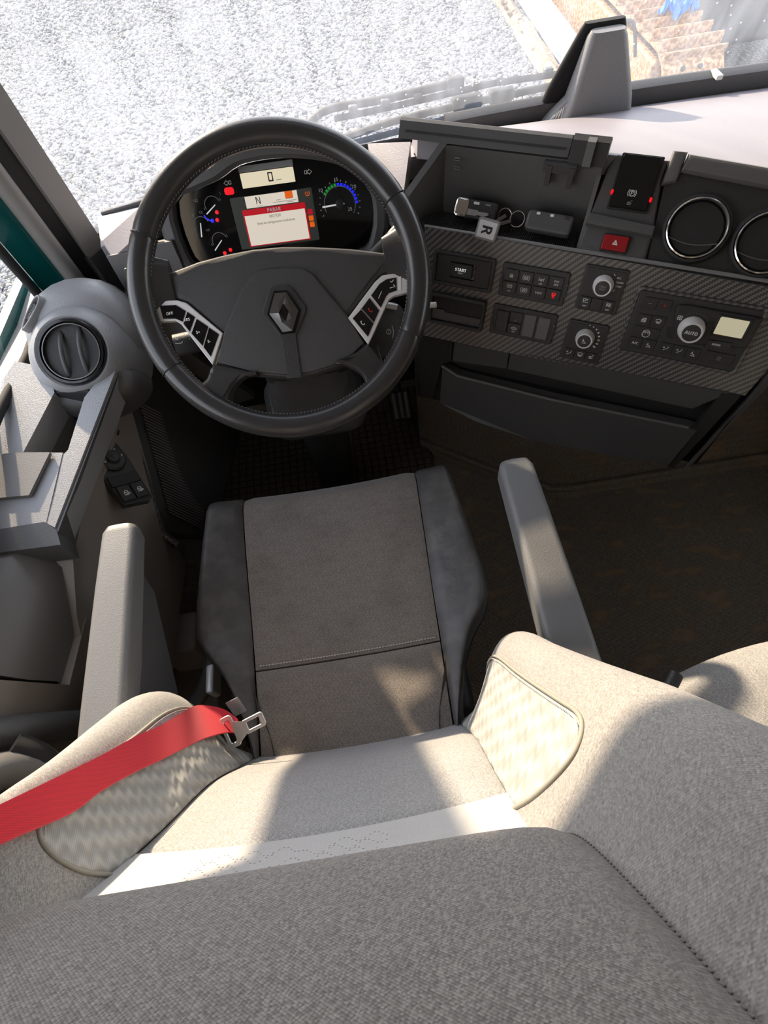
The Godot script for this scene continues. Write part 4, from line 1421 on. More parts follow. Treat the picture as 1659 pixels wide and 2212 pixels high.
func column() -> void:
	var t := thing("steering_column", "black steering column with folded gaiter and control stalks behind the wheel", "steering column", WHF)
	var rr := func(w: float, h: float, c: Vector3) -> PackedVector3Array:
		var r := PackedVector3Array()
		for q in rrect(w, h, minf(w, h) * 0.3, 4):
			r.append(c + Vector3(q.x, q.y, 0))
		return r
	part(t, "shroud", loft([rr.call(0.11, 0.10, Vector3(0, -0.03, -0.05)), rr.call(0.15, 0.12, Vector3(0, -0.05, -0.08)), rr.call(0.16, 0.12, Vector3(0, -0.085, -0.16)), rr.call(0.12, 0.10, Vector3(0, -0.12, -0.24))]), M.soot)
	var inv := WHF.affine_inverse()
	var g := []
	for i in 9:
		var s := i / 8.0
		g.append(rr.call(0.105 + 0.05 * s + (0.012 if i % 2 else 0.0), 0.07 + 0.03 * s + (0.010 if i % 2 else 0.0), inv * Vector3(0, lerpf(0.80, 0.64, s), lerpf(-0.755, -0.735, s))))
	part(t, "gaiter", loft(g, 40.0), M.black, Transform3D(), "folded black gaiter")
	part(t, "gaiter_collar", loft([rr.call(0.17, 0.10, inv * Vector3(0, 0.64, -0.74)), rr.call(0.20, 0.13, inv * Vector3(0, 0.61, -0.745)), rr.call(0.19, 0.12, inv * Vector3(0, 0.58, -0.76))]), M.black)
	part(t, "column_tube", tube(PackedVector3Array([inv * Vector3(0, 0.62, -0.76), inv * Vector3(-0.01, 0.35, -0.84), inv * Vector3(-0.03, 0.02, -0.97)]), 0.055, 16), M.soot)
	# right stalk with paddle, lower left stalk
	part(t, "stalk", tube(spline([Vector3(0.06, 0.0, -0.09), Vector3(0.13, 0.03, -0.085), Vector3(0.172, 0.052, -0.075), Vector3(0.215, 0.082, -0.070)], 5), 0.010, 12, false, 1.3), M.black)
	part(t, "stalk_tip", tube(PackedVector3Array([Vector3(0.20, 0.072, -0.070), Vector3(0.228, 0.092, -0.066)]), 0.0135, 12), M.slate)
	var rs := part(t, "retarder_stalk", loft([rr.call(0.05, 0.06, Vector3(0.10, -0.07, -0.09)), rr.call(0.075, 0.088, Vector3(0.150, -0.082, -0.06)), rr.call(0.070, 0.08, Vector3(0.152, -0.084, -0.045)), rr.call(0.03, 0.04, Vector3(0.152, -0.084, -0.040))]), M.graphite)
	part(rs, "cap_edge", tube(PackedVector3Array([Vector3(0.130, -0.046, -0.048), Vector3(0.150, -0.042, -0.046), Vector3(0.176, -0.052, -0.046)]), 0.006, 8), M.silver)
	part(rs, "rocker", slab(0.020, 0.05, 0.006, 0.006, 0.003), M.slate, Transform3D(Basis(Vector3.BACK, -0.25), Vector3(0.186, -0.092, -0.046)))
	part(rs, "symbol", strokes([arc(0, 0, 4, 0, 360, 10), [[-1, -2], [1, 2]], [[6, 9], [8, 0], [6, -10]]]), M.print_white, Transform3D(Basis(Vector3.BACK, -0.1), Vector3(0.156, -0.088, -0.0385)))
	part(rs, "symbol", strokes([[[-3, -2.4], [3, -2.4], [0, 3], [-3, -2.4]]]), M.print_white, Transform3D(Basis(Vector3.BACK, -0.2), Vector3(0.186, -0.080, -0.0395)))
	part(rs, "symbol", strokes([[[-3, 2.4], [3, 2.4], [0, -3], [-3, 2.4]]]), M.print_white, Transform3D(Basis(Vector3.BACK, -0.2), Vector3(0.181, -0.104, -0.0395)))
	var ls := part(t, "stalk", tube(PackedVector3Array([Vector3(-0.06, -0.03, -0.09), Vector3(-0.13, -0.045, -0.075), Vector3(-0.20, -0.05, -0.065)]), 0.014, 12, false, 1.3), M.black)
	part(ls, "symbol", strokes([[[-8, -3], [-4, -4], [2, -4], [4, -2]], [[-6, 4], [-3, 2], [-2, 4]], [[16, 0], [16.6, 0]], [[16, 4], [16.6, 4]]]), M.print_white, Transform3D(Basis(), Vector3(-0.185, -0.047, -0.046)))
	part(t, "side_lever", tube(PackedVector3Array([Vector3(0.205, -0.045, -0.09), Vector3(0.245, -0.052, -0.075)]), 0.005, 8), M.silver)

func rim_point(a: float, R: float) -> Vector3:
	return Vector3(cos(a) * R, sin(a) * R, 0)

func wheel() -> void:
	var t := thing("steering_wheel", "black leather four-spoke steering wheel with diamond emblem and silver button bezels", "steering wheel", WHF)
	var R := 0.2140
	# rim in four leather sections with seams
	var cuts := [26.0, 152.0, 207.0, 331.0, 386.0]
	for k in 4:
		var p := PackedVector3Array()
		var rad := []
		for i in 41:
			var s := i / 40.0
			p.append(rim_point(deg_to_rad(lerpf(cuts[k] + 0.12, cuts[k + 1] - 0.12, s)), R))
			rad.append(0.0190 - 0.0010 * pow(absf(2 * s - 1), 40.0))
		part(t, "rim_section", tube(p, rad, 20, false, 1.05, Vector3.BACK), M.wheel_leather)
	var st := []
	for i in 220:
		var a := TAU * i / 220.0
		st.append([prism(rrect(0.0048, 0.0011, 0.0004, 1), 0.0008), Transform3D(Basis(Vector3.BACK, a + PI / 2 + 0.5), rim_point(a, R - 0.0186) + Vector3(0, 0, 0.004))])
	var sm := part(t, "stitching", join(st), M.thread_dark)
	sm.set_meta("kind", "stuff")
	for a in [26.0, 152.0, 207.0, 331.0]:
		var c := PackedVector3Array()
		for i in 25:
			var w := TAU * i / 24.0
			c.append(rim_point(deg_to_rad(a), R + cos(w) * 0.0192) + Vector3(0, 0, sin(w) * 0.0200))
		part(t, "leather_seam", tube(c, 0.0008, 6, false, 1.0, rim_point(deg_to_rad(a), 1.0)), M.soot)
	# upper spokes blend into the hub cover, lower spokes frame the opening
	for s in [-1, 1]:
		var a: float = [152.0, 26.0][0 if s < 0 else 1]
		var o := Vector3(s * 0.165, 0.030 if s < 0 else 0.012, -0.012)
		part(t, "spoke", loft([oval(o, Vector3(0, 1, 0), Vector3(0, 0, 1), 0.036, 0.011), oval(Vector3(s * 0.190, o.y + 0.004, -0.008), Vector3(0, 1, 0), Vector3(0, 0, 1), 0.042, 0.013), oval(Vector3(s * 0.208, o.y + 0.008, 0.0), Vector3(-0.15 * s, 1, 0), Vector3(0, 0, 1), 0.056, 0.014)], 60.0), M.wheel_leather)
	var low := {-1: [[-98, -108], [-129, -100], [-143, -120], [-166, -127], [-190, -110], [-178, -140], [-140, -172], [-115, -190], [-100, -178], [-112, -158], [-104, -140], [-82, -127], [-60, -126]], 1: [[60, -128], [78, -134], [98, -150], [104, -166], [98, -180], [92, -190], [112, -192], [140, -172], [182, -136], [192, -112], [172, -132], [152, -138], [136, -132], [119, -107], [98, -116]]}
	for s in [-1, 1]:
		part(t, "spoke", prism(spline2(low[s], 3, 0.001), 0.022, 0.007), M.wheel_leather, mm(0, 0, -17))
		part(t, "spoke_seam", tube(PackedVector3Array([Vector3(s * 0.133, -0.112, 0.0035), Vector3(s * 0.136, -0.138, 0.0048), Vector3(s * 0.124, -0.166, 0.0048), Vector3(s * 0.108, -0.186, 0.004)]), 0.0011, 6, false, 1.0, Vector3.BACK), M.soot)
	# hub cover
	var hub := [[-209, 12], [-207, 28], [-195, 40], [-168, 48], [-121, 57], [-77, 61], [-34, 62], [11, 59], [56, 52], [115, 40], [174, 24], [192, 15], [201, 3], [201, -8], [158, -8], [147, -15], [96, -62], [119, -107], [78, -133], [20, -141], [-18, -139], [-72, -125], [-129, -100], [-106, -56], [-150, -2], [-160, 3]]
	var hp := pts(hub)
	part(t, "hub_cover", prism(hp, 0.026, 0.010), M.hub_skin, mm(0, 0, -32))
	part(t, "airbag_lid", prism(pts([[-101, -52], [-65, -1], [-44, 21], [-34, 26], [-22, 28], [20, 24], [38, 20], [51, 10], [94, -60], [113, -104], [78, -128], [20, -135], [-18, -133], [-72, -119], [-122, -97]]), 0.0065, 0.0028), M.hub_skin, mm(0, 0, -8))
	# emblem, framed, with a stem below
	part(t, "emblem_frame", prism(pts([[-18, -2], [-12, 1], [10, -1], [16, -6], [32, -36], [30, -46], [14, -70], [9, -76], [-15, -74], [-36, -38], [-35, -32]]), 0.004, 0.0018), M.black, mm(0, 0, -2))
	part(t, "emblem_stem", prism(pts([[-14, -72], [9, -74], [6, -141], [-17, -139]]), 0.0028, 0.001), M.black, mm(0, 0, -2))
	var e := part(t, "emblem_ground", prism(pts([[-12, -7], [8, -9], [24, -41], [9, -73], [-13, -72], [-29, -39]]), 0.002, 0.0006), M.gloss_black, mm(0, 0, 1.4))
	var o := {"t": Vector3(-11, -11, 0), "tr": Vector3(7, -13, 0), "r": Vector3(20, -41, 0), "br": Vector3(6, -70, 0), "bl": Vector3(-10, -69, 0), "l": Vector3(-25, -39, 0), "it": Vector3(-1, -28, 0), "ir": Vector3(6, -41, 0), "ib": Vector3(-2, -54, 0), "il": Vector3(-10, -41, 0)}
	for f in [["t", "tr", "it", "il", "l"], ["tr", "r", "ir", "it"], ["r", "br", "ib", "ir"], ["br", "bl", "l", "il", "ib"]]:
		var V := []
		for q in f:
			var v: Vector3 = o[q] * 0.001
			v.z = 0.0075 if q in ["tr", "ir", "br", "il"] else 0.0035
			V.append(v)
		part(e, "facet", facet(V), M.dark_steel)
	# silver bezels with buttons
	var L := part(t, "bezel", prism(pts([[-209, 10], [-162, 4], [-149, -2], [-103, -55], [-129, -100], [-164, -32], [-172, -25], [-209, -23]]), 0.012, 0.0018), M.silver, mm(0, 0, -13), "silver button bezel")
	for q in [[[[-190, 0], [-165, -3], [-152, -14], [-160, -29], [-170, -23], [-189, -20]], "OFF", -177, -14], [[[-150, -15.5], [-140, -25], [-153, -45], [-160, -32]], "RES", -153, -27]]:
		var b := part(L, "button", prism(pts(q[0]), 0.0135, 0.0008), M.gloss_black)
		words(b, q[1], 0.0042, M.print_white, mm(q[2], q[3], 13.5))
	for q in [[[[-138, -28], [-123, -42], [-138, -69], [-151, -48]], "S+", -140, -48], [[[-122, -43.5], [-109, -56], [-129, -87], [-137, -71]], "S-", -126, -64]]:
		var b := part(L, "button", prism(pts(q[0]), 0.0135, 0.0008), M.gloss_black)
		words(b, q[1], 0.0042, M.print_white, mm(q[2], q[3], 13.5))
	var Rb := part(t, "bezel", prism(pts([[202, -9], [198, -40], [170, -42], [162, -46], [119, -108], [94, -63], [144, -17], [157, -9]]), 0.012, 0.0018), M.silver, mm(0, 0, -13), "silver button bezel")
	var b1 := part(Rb, "button", prism(pts([[178, -16], [176, -35], [163, -37], [158, -41], [147, -56], [135, -36], [151, -21], [163, -16]]), 0.0135, 0.0008), M.gloss_black)
	part(b1, "symbol", strokes([[[166, -30], [174, -29], [172, -26]], [[168, -20], [170, -22], [173, -19]], [[146, -42], [152, -33]]], 0.0009), M.print_white, mm(0, 0, 13.5))
	part(Rb, "bright_end", prism(pts([[186, -15], [183, -35], [178, -34.5], [180, -16]]), 0.0128, 0.0004), M.print_white)
	for q in [[[[132, -39], [144, -60], [133, -76], [117.5, -52.5]], "print_red", 131, -57], [[[116, -54], [132, -78], [120, -96], [101, -65]], "print_white", 116, -74]]:
		var b := part(Rb, "button", prism(pts(q[0]), 0.0135, 0.0008), M.gloss_black)
		part(b, "symbol", strokes([[[-3, 2.5], [-3.2, 0.6], [-1.6, -2.2], [0.6, -3.4], [2, -2.8]], [[-3, 2.5], [-1.6, 2.4]], [[2, -2.8], [1.8, -1.4]]], 0.0011), M[q[1]], mm(q[2], q[3], 13.5))
	part(Rb, "divider", strokes([[[117, -53], [132.5, -77]]], 0.0014), M.chrome, mm(0, 0, 13.3))

func facet(P: Array) -> ArrayMesh:
	var V := PackedVector3Array()
	var c := Vector3.ZERO
	for p in P:
		c += p
	c /= P.size()
	for p in P:
		V.append(p)
	for p in P:
		V.append(Vector3(p.x, p.y, 0.001))
	V.append(c)
	V.append(Vector3(c.x, c.y, 0.001))
	var n := P.size()
	var I := PackedInt32Array()
	for i in n:
		var j := (i + 1) % n
		I.append_array([2 * n, i, j, 2 * n + 1, n + j, n + i, i, n + i, n + j, i, n + j, j])
	return commit(V, I, 20.0)

func oval(c: Vector3, a: Vector3, b: Vector3, ra: float, rb: float, n := 20) -> PackedVector3Array:
	var r := PackedVector3Array()
	for i in n:
		var t := TAU * i / n
		r.append(c + a.normalized() * cos(t) * ra + b.normalized() * sin(t) * rb)
	return r

# ---------------------------------------------------------------- driver's door side

func ring_at(c: Vector3, b: Basis, poly: PackedVector2Array, z: float) -> PackedVector3Array:
	var r := PackedVector3Array()
	for q in poly:
		r.append(c + b * Vector3(q.x, q.y, z))
	return r

func driver_door() -> void:
	var d := group_of_setting("door_1", "inside of the driver's door with grey tray rail and dark pocket")
	var low := Vector3(0, -0.05, 0)
	part(d, "outer_skin", plate([Vector3(-0.52, 0.0, -1.32), Vector3(-0.52, 0.74, -1.32), Vector3(-0.52, 0.745, -0.95), Vector3(-0.52, 0.775, -0.70), Vector3(-0.52, 0.80, -0.45), Vector3(-0.52, 0.83, 0.03), Vector3(-0.52, 0.0, 0.03)], Vector3(-0.04, 0, 0)), M.trim)
	part(d, "outer_paint", plate([Vector3(-0.565, -0.6, -1.3), Vector3(-0.565, 0.74, -1.3), Vector3(-0.565, 0.80, -0.45), Vector3(-0.565, 0.82, 0.03), Vector3(-0.565, -0.6, 0.03)], Vector3(-0.02, 0, 0)), M.teal_paint)
	part(d, "window_seal", tube(PackedVector3Array([Vector3(-0.508, 0.752, -0.97), Vector3(-0.508, 0.758, -0.84), Vector3(-0.506, 0.786, -0.68), Vector3(-0.506, 0.81, -0.45), Vector3(-0.506, 0.835, 0.02)]), 0.009, 8), M.rubber)
	# tray: outer ledge, inner rail, recess between them
	part(d, "ledge", plate([Vector3(-0.440, 0.787, -0.765), Vector3(-0.423, 0.778, -0.710), Vector3(-0.466, 0.762, -0.604), Vector3(-0.476, 0.761, -0.598), Vector3(-0.520, 0.762, -0.60), Vector3(-0.520, 0.784, -0.75), Vector3(-0.50, 0.79, -0.79)], low), M.door_grey)
	part(d, "rail", plate([Vector3(-0.305, 0.788, -0.775), Vector3(-0.404, 0.740, -0.461), Vector3(-0.421, 0.742, -0.473), Vector3(-0.412, 0.756, -0.575), Vector3(-0.392, 0.760, -0.594), Vector3(-0.370, 0.775, -0.690), Vector3(-0.330, 0.784, -0.745)], low), M.door_grey)
	part(d, "rail_side", plate([Vector3(-0.301, 0.784, -0.780), Vector3(-0.400, 0.736, -0.455), Vector3(-0.405, 0.682, -0.455), Vector3(-0.376, 0.712, -0.62), Vector3(-0.315, 0.735, -0.80)], Vector3(-0.02, 0, 0)), M.graphite)
	part(d, "rear_pad", plate([Vector3(-0.522, 0.762, -0.605), Vector3(-0.470, 0.762, -0.602), Vector3(-0.400, 0.760, -0.590), Vector3(-0.418, 0.742, -0.468), Vector3(-0.522, 0.742, -0.468)], low), M.door_grey)
	part(d, "rear_lip", plate([Vector3(-0.402, 0.738, -0.458), Vector3(-0.420, 0.744, -0.472), Vector3(-0.522, 0.744, -0.472), Vector3(-0.522, 0.730, -0.440), Vector3(-0.398, 0.728, -0.436)], Vector3(0, -0.05, 0)), M.graphite)
	part(d, "gloss_insert", plate([Vector3(-0.472, 0.764, -0.598), Vector3(-0.416, 0.762, -0.588), Vector3(-0.443, 0.752, -0.517), Vector3(-0.522, 0.752, -0.524), Vector3(-0.522, 0.764, -0.60)], Vector3(0, 0.006, 0)), M.slate, Transform3D(), "smooth grey window-switch cover")
	var rc := part(d, "recess", plate([Vector3(-0.43, 0.69, -0.73), Vector3(-0.36, 0.69, -0.72), Vector3(-0.385, 0.675, -0.57), Vector3(-0.47, 0.675, -0.58)], Vector3(0, -0.01, 0)), M.beige)
	part(rc, "recess_wall", plate([Vector3(-0.425, 0.775, -0.712), Vector3(-0.468, 0.760, -0.602), Vector3(-0.468, 0.67, -0.60), Vector3(-0.425, 0.67, -0.712)], Vector3(-0.008, 0, 0)), M.slate)
	part(rc, "recess_front", plate([Vector3(-0.430, 0.775, -0.714), Vector3(-0.365, 0.775, -0.700), Vector3(-0.365, 0.67, -0.690), Vector3(-0.430, 0.67, -0.704)], Vector3(0, 0, -0.01)), M.soot)
	# round vent pod that ends the rail
	var pod := part(d, "vent_pod", lathe([[0.092, -0.13], [0.090, -0.06], [0.082, -0.025], [0.068, -0.006], [0.060, 0.0], [0.056, -0.002], [0.054, -0.055], [0.001, -0.055]], 40), M.door_grey, LVF)
	part(pod, "pod_shoulder", loft([oval(Vector3(0.005, 0.05, -0.10), Vector3.RIGHT, Vector3.UP, 0.10, 0.10, 24), oval(Vector3(0.008, 0.045, -0.06), Vector3.RIGHT, Vector3.UP, 0.098, 0.092, 24), oval(Vector3(0.010, 0.050, -0.036), Vector3.RIGHT, Vector3.UP, 0.080, 0.070, 24), oval(Vector3(0.010, 0.075, -0.026), Vector3.RIGHT, Vector3.UP, 0.050, 0.022, 24)], 60.0), M.door_grey)
	part(pod, "pod_foot", loft([oval(Vector3(0.0, -0.06, -0.10), Vector3.RIGHT, Vector3.UP, 0.085, 0.05, 20), oval(Vector3(0.0, -0.06, -0.04), Vector3.RIGHT, Vector3.UP, 0.082, 0.045, 20), oval(Vector3(0.0, -0.055, -0.018), Vector3.RIGHT, Vector3.UP, 0.065, 0.03, 20)], 60.0), M.graphite)
	var slot := spline2([[-28, -4], [-6, 5], [22, 8], [30, 2], [20, -6], [-10, -8]], 3, 0.001)
	var dm := part(pod, "demister_slot", ring_prism(inset(ccw(slot), -0.003), ccw(slot), -0.010, 0.004, 0.001), M.door_grey, Transform3D(Basis(Vector3.BACK, 0.75) * Basis(Vector3.RIGHT, -0.6), Vector3(-0.052, 0.085, -0.028)))
	part(dm, "slot_floor", prism(slot, 0.002), M.graphite, at(0, 0, -0.008))
	for i in 3:
		part(dm, "slot_bar", slab(0.030, 0.0016, 0.006, 0.0005, 0.0002), M.graphite, Transform3D(Basis(Vector3.BACK, 0.2), Vector3(0.002, -0.003 + 0.0035 * i, -0.004)))
	var t := thing("air_vent", "round black air vent with two upright vanes in the door rail pod", "air vent", LVF * at(0, 0, -0.004))
	part(t, "ring", lathe([[0.056, -0.004], [0.056, 0.004], [0.053, 0.009], [0.049, 0.009], [0.046, 0.002], [0.045, -0.02]], 48, 40.0, true), M.gloss_black)
	part(t, "bright_edge", lathe([[0.0475, 0.004], [0.0465, 0.007], [0.0450, 0.007], [0.0445, 0.003]], 48, 40.0, true), M.dark_steel)
	part(t, "bowl", lathe([[0.0475, 0.0], [0.0455, 0.0], [0.0440, -0.020], [0.001, -0.022]], 32), M.soot)
	for x in [-0.014, 0.017]:
		var hgt := sqrt(0.045 * 0.045 - x * x) * 0.96
		var p := []
		for i in 9:
			var y := lerpf(-hgt, hgt, i / 8.0)
			p.append(Vector3(x + 0.006 * (y / hgt), y, -0.004 + 0.014 * (1 - pow(y / hgt, 2.0))))
		part(t, "vane", tube(spline(p, 2), 0.0042, 8, false, 0.6, Vector3.BACK), M.black)
	# beige side lining and pocket
	part(d, "side_lining", plate([Vector3(-0.315, 0.738, -0.83), Vector3(-0.380, 0.715, -0.62), Vector3(-0.408, 0.688, -0.46), Vector3(-0.425, 0.62, -0.36), Vector3(-0.415, 0.50, -0.17), Vector3(-0.415, 0.30, -0.17), Vector3(-0.385, 0.30, -0.60), Vector3(-0.37, 0.45, -0.605), Vector3(-0.365, 0.645, -0.785)], Vector3(-0.03, 0, 0), 60.0), M.beige)
	part(d, "dark_panel", pad([PackedVector3Array([Vector3(-0.524, 0.735, -0.26), Vector3(-0.49, 0.725, -0.26), Vector3(-0.45, 0.665, -0.255), Vector3(-0.432, 0.60, -0.262)]), PackedVector3Array([Vector3(-0.524, 0.738, -0.34), Vector3(-0.485, 0.728, -0.34), Vector3(-0.443, 0.668, -0.34), Vector3(-0.422, 0.600, -0.345)]), PackedVector3Array([Vector3(-0.524, 0.735, -0.43), Vector3(-0.475, 0.725, -0.43), Vector3(-0.432, 0.668, -0.43), Vector3(-0.412, 0.600, -0.43)]), PackedVector3Array([Vector3(-0.524, 0.72, -0.52), Vector3(-0.465, 0.70, -0.52), Vector3(-0.424, 0.64, -0.515), Vector3(-0.410, 0.585, -0.50)])], 0.03, 0.01, 0.03), M.trim, Transform3D(), "dark grey textured door insert")
	part(d, "lower_lining", plate([Vector3(-0.43, 0.605, -0.255), Vector3(-0.408, 0.60, -0.50), Vector3(-0.40, 0.30, -0.50), Vector3(-0.43, 0.30, -0.14), Vector3(-0.47, 0.62, -0.14), Vector3(-0.50, 0.735, -0.18), Vector3(-0.50, 0.735, -0.25)], Vector3(-0.02, 0, 0), 60.0), M.beige)
	part(d, "pocket_rail", tube(spline([Vector3(-0.53, 0.735, -0.165), Vector3(-0.47, 0.70, -0.175), Vector3(-0.43, 0.60, -0.195), Vector3(-0.405, 0.50, -0.205), Vector3(-0.39, 0.42, -0.205)], 5), 0.022, 14), M.graphite)
	# mirror and blind switches on the lining
	var c := Vector3(-0.372, 0.646, -0.614)
	var vx := Vector3(0.034, -0.037, -0.036).normalized()
	var vy := Vector3(-0.024, 0.024, -0.114)
	vy = (vy - vx * vy.dot(vx)).normalized()
	var n := vx.cross(vy)
	t = thing("mirror_switch", "black mirror control with round knob and two push buttons on beige lining", "switch", Transform3D(Basis(vx, vy, n), c))
	part(t, "housing", prism(pts([[-30, 62], [28, 64], [34, 30], [33, -60], [22, -68], [-26, -62], [-33, -10], [-36, 20]]), 0.012, 0.004), M.black)
	var k := part(t, "knob", lathe([[0.025, 0.0], [0.025, 0.006], [0.022, 0.009], [0.014, 0.009], [0.012, 0.014], [0.009, 0.015], [0.001, 0.013]], 32), M.black, mm(-1, 30, 11))
	for i in 5:
		var a := deg_to_rad(200.0 - 50.0 * i)
		part(k, "mark", slab(0.003, 0.003, 0.0004, 0.001, 0.0001), M.print_white, Transform3D(Basis(), Vector3(cos(a) * 0.0185, sin(a) * 0.0185, 0.0092)))
	part(t, "step", slab(0.058, 0.022, 0.004, 0.002, 0.001), M.soot, mm(0, -14, 11))
	for x in [-13, 14]:
		var b := part(t, "button", slab(0.0245, 0.030, 0.006, 0.002, 0.001), M.keys, mm(x, -42, 11))
		part(b, "symbol", strokes([[[-4.4, -4], [-4.4, 1], [-2, 4.4], [3, 4.4], [3, -4], [-4.4, -4]], [[-3.6, 1], [2.4, 1]], [[-1, -1], [1.4, -3]], [[4.6, 0], [6, -3]]], 0.0011), M.print_white, mm(0, 0, 6))
	# belt guide handle behind the door pocket
	t = thing("pillar_handle", "small grey handle with black fabric loop behind the door pocket", "handle", at(-0.40, 0.70, -0.10))
	part(t, "grip", tube(spline([Vector3(-0.08, 0.095, 0.01), Vector3(-0.045, 0.07, -0.005), Vector3(-0.012, 0.02, -0.025), Vector3(0.012, -0.035, -0.02)], 5), 0.022, 14), M.slate)
	part(t, "fabric_loop", tube(spline([Vector3(-0.018, 0.020, -0.052), Vector3(0.0, 0.0, -0.040), Vector3(0.010, -0.03, -0.02), Vector3(0.012, -0.07, 0.0)], 5), 0.017, 12, false, 1.3), M.rubber)

# ---------------------------------------------------------------- footwell

func footwell() -> void:
	# carpeted step under the dash, towards the passenger side
	var prof := [Vector3(0.255, 0.0, -1.06), Vector3(0.30, 0.0, -1.02), Vector3(0.46, 0.0, -0.90), Vector3(0.60, 0.0, -0.805), Vector3(0.66, 0.0, -0.795), Vector3(1.70, 0.0, -0.795)]
	var P0 := PackedVector3Array()
	var P1 := PackedVector3Array()
	var P2 := PackedVector3Array()
	var P3 := PackedVector3Array()
	for p in prof:
		P0.append(p + Vector3(0, 0, 0.03))
		P1.append(p + Vector3(0, 0.022, 0.02))
		P2.append(p + Vector3(0, 0.05, -0.02))
		P3.append(p + Vector3(0.0, 0.40, -0.06))
	var P4 := PackedVector3Array()
	for p in prof:
		P4.append(Vector3(p.x, 0.42, -1.3))
	setting("trim_4", sheet_solid([P0, P1, P2, P3, P4]), M.carpet, Transform3D(), "carpeted step below the dashboard")
	var welt := PackedVector3Array()
	for p in prof:
		welt.append(p + Vector3(0, 0.030, 0.016))
	setting("trim_5", tube(welt, 0.010, 8), M.carpet, Transform3D(), "bound edge of the carpeted step")
	# ribbed rubber mats in the driver's footwell
	for q in [["rubber_mat", "brown rubber mat with square studs under the pedals", 0.035, 0.285, -1.30, -0.86], ["rubber_mat", "dark ribbed rubber mat in front of the driver's seat", -0.42, 0.02, -1.30, -0.86]]:
		var t := thing(q[0], q[1], "mat", at(0, 0.0, 0))
		var b := box_from(Vector3(q[2], 0.0, q[4]), Vector3(q[3], 0.010, q[5]), 0.004)
		part(t, "base", b[0], M.black, b[1])
		var list := []
		var step := 0.024
		var x: float = q[2] + 0.014
		while x < q[3] - 0.008:
			var z: float = q[4] + 0.014
			while z < q[5] - 0.008:
				list.append([block(0.021, 0.005, 0.021, 0.002), at(x, 0.012, z)])
				z += step
			x += step
		var s := part(t, "studs", join(list), M.mat_rubber)
		s.set_meta("kind", "stuff")
	var pd := thing("accelerator_pedal", "black ribbed pedal standing on the studded brown mat", "pedal", Transform3D(Basis(Vector3.RIGHT, deg_to_rad(35)), Vector3(0.205, 0.16, -1.09)))
	part(pd, "plate", block(0.055, 0.014, 0.085, 0.006), M.black)
	for i in 3:
		part(pd, "rib", block(0.010, 0.008, 0.078, 0.003), M.slate, at(-0.018 + 0.018 * i, 0.010, 0))
	part(pd, "lever", tube(PackedVector3Array([Vector3(0, -0.005, -0.02), Vector3(0, -0.04, -0.11), Vector3(0, 0.02, -0.20)]), 0.010, 8), M.soot)
	part(pd, "hinge", block(0.03, 0.10, 0.03, 0.006), M.soot, at(0, -0.05, 0.02))
	# kick panel with ribbed loudspeaker grille and carbon edge
	var t := thing("kick_panel", "black kick panel with ribbed grille and carbon-look edge beside the driver's footwell", "panel")
	var A := Vector3(-0.352, 0.675, -0.880)
	var B := Vector3(-0.376, 0.656, -0.785)
	var C := Vector3(-0.376, 0.452, -0.600)
	var Dd := Vector3(-0.305, 0.34, -0.640)
	var E := Vector3(-0.235, 0.36, -0.93)
	var F := Vector3(-0.285, 0.60, -0.93)
	part(t, "panel", plate([A, B, C, Dd, E, F], Vector3(-0.01, -0.03, 0.0), 60.0), M.black)
	part(t, "carbon_edge", tube(PackedVector3Array([A + Vector3(0, 0.01, -0.02), A, B, C, C + Vector3(0.02, -0.03, 0.02)]), 0.009, 12, false, 1.5), M.carbon, Transform3D(), "carbon-look rounded edge strip")
	var nrm := (C - B).cross(F - B).normalized()
	if nrm.y < 0:
		nrm = -nrm
	var ribs := []
	for i in 36:
		var s := i / 35.0
		var p0 := B.lerp(C, 0.06 + 0.78 * s).lerp(F.lerp(Dd, 0.06 + 0.78 * s), 0.20) + nrm * 0.006
		var p1 := B.lerp(C, 0.16 + 0.78 * s).lerp(E.lerp(Dd, 0.16 + 0.80 * s), 0.72) + nrm * 0.006
		part(t, "grille_rib", tube(PackedVector3Array([p0, p1]), 0.0016, 5), M.slate)
	t = thing("floor_box", "brown plastic ledge on the floor between seat and driver's door", "ledge", at(-0.43, 0, -0.45))
	part(t, "ledge_top", block(0.10, 0.24, 0.10, 0.012), M.beige, at(0, 0.12, 0))
	part(t, "ledge_foot", block(0.13, 0.10, 0.30, 0.012), M.beige, at(-0.01, 0.05, 0.10))

func sheet_solid(rows: Array) -> ArrayMesh:
	var rr := []
	for r in rows:
		rr.append(r)
	var n: int = rows[0].size()
	var V := PackedVector3Array()
	var I := PackedInt32Array()
	for r in rr:
		V.append_array(r)
	skin(I, rr.size(), n, false)
	return commit(V, I, 60.0, false)

# ---------------------------------------------------------------- driver's seat

func curve(x: float, t: Array) -> float:
	if x <= t[0][0]:
		return t[0][1]
	for i in t.size() - 1:
		if x <= t[i + 1][0]:
			var a: float = t[i - 1][1] if i > 0 else t[i][1]
			var e: float = t[i + 2][1] if i + 2 < t.size() else t[i + 1][1]
			var u := inverse_lerp(t[i][0], t[i + 1][0], x)
			var m0: float = (t[i + 1][1] - a) * 0.5
			var m1: float = (e - t[i][1]) * 0.5
			var u2 := u * u
			var u3 := u2 * u
			return (2 * u3 - 3 * u2 + 1) * t[i][1] + (u3 - 2 * u2 + u) * m0 + (-2 * u3 + 3 * u2) * t[i + 1][1] + (u3 - u2) * m1
	return t[t.size() - 1][1]

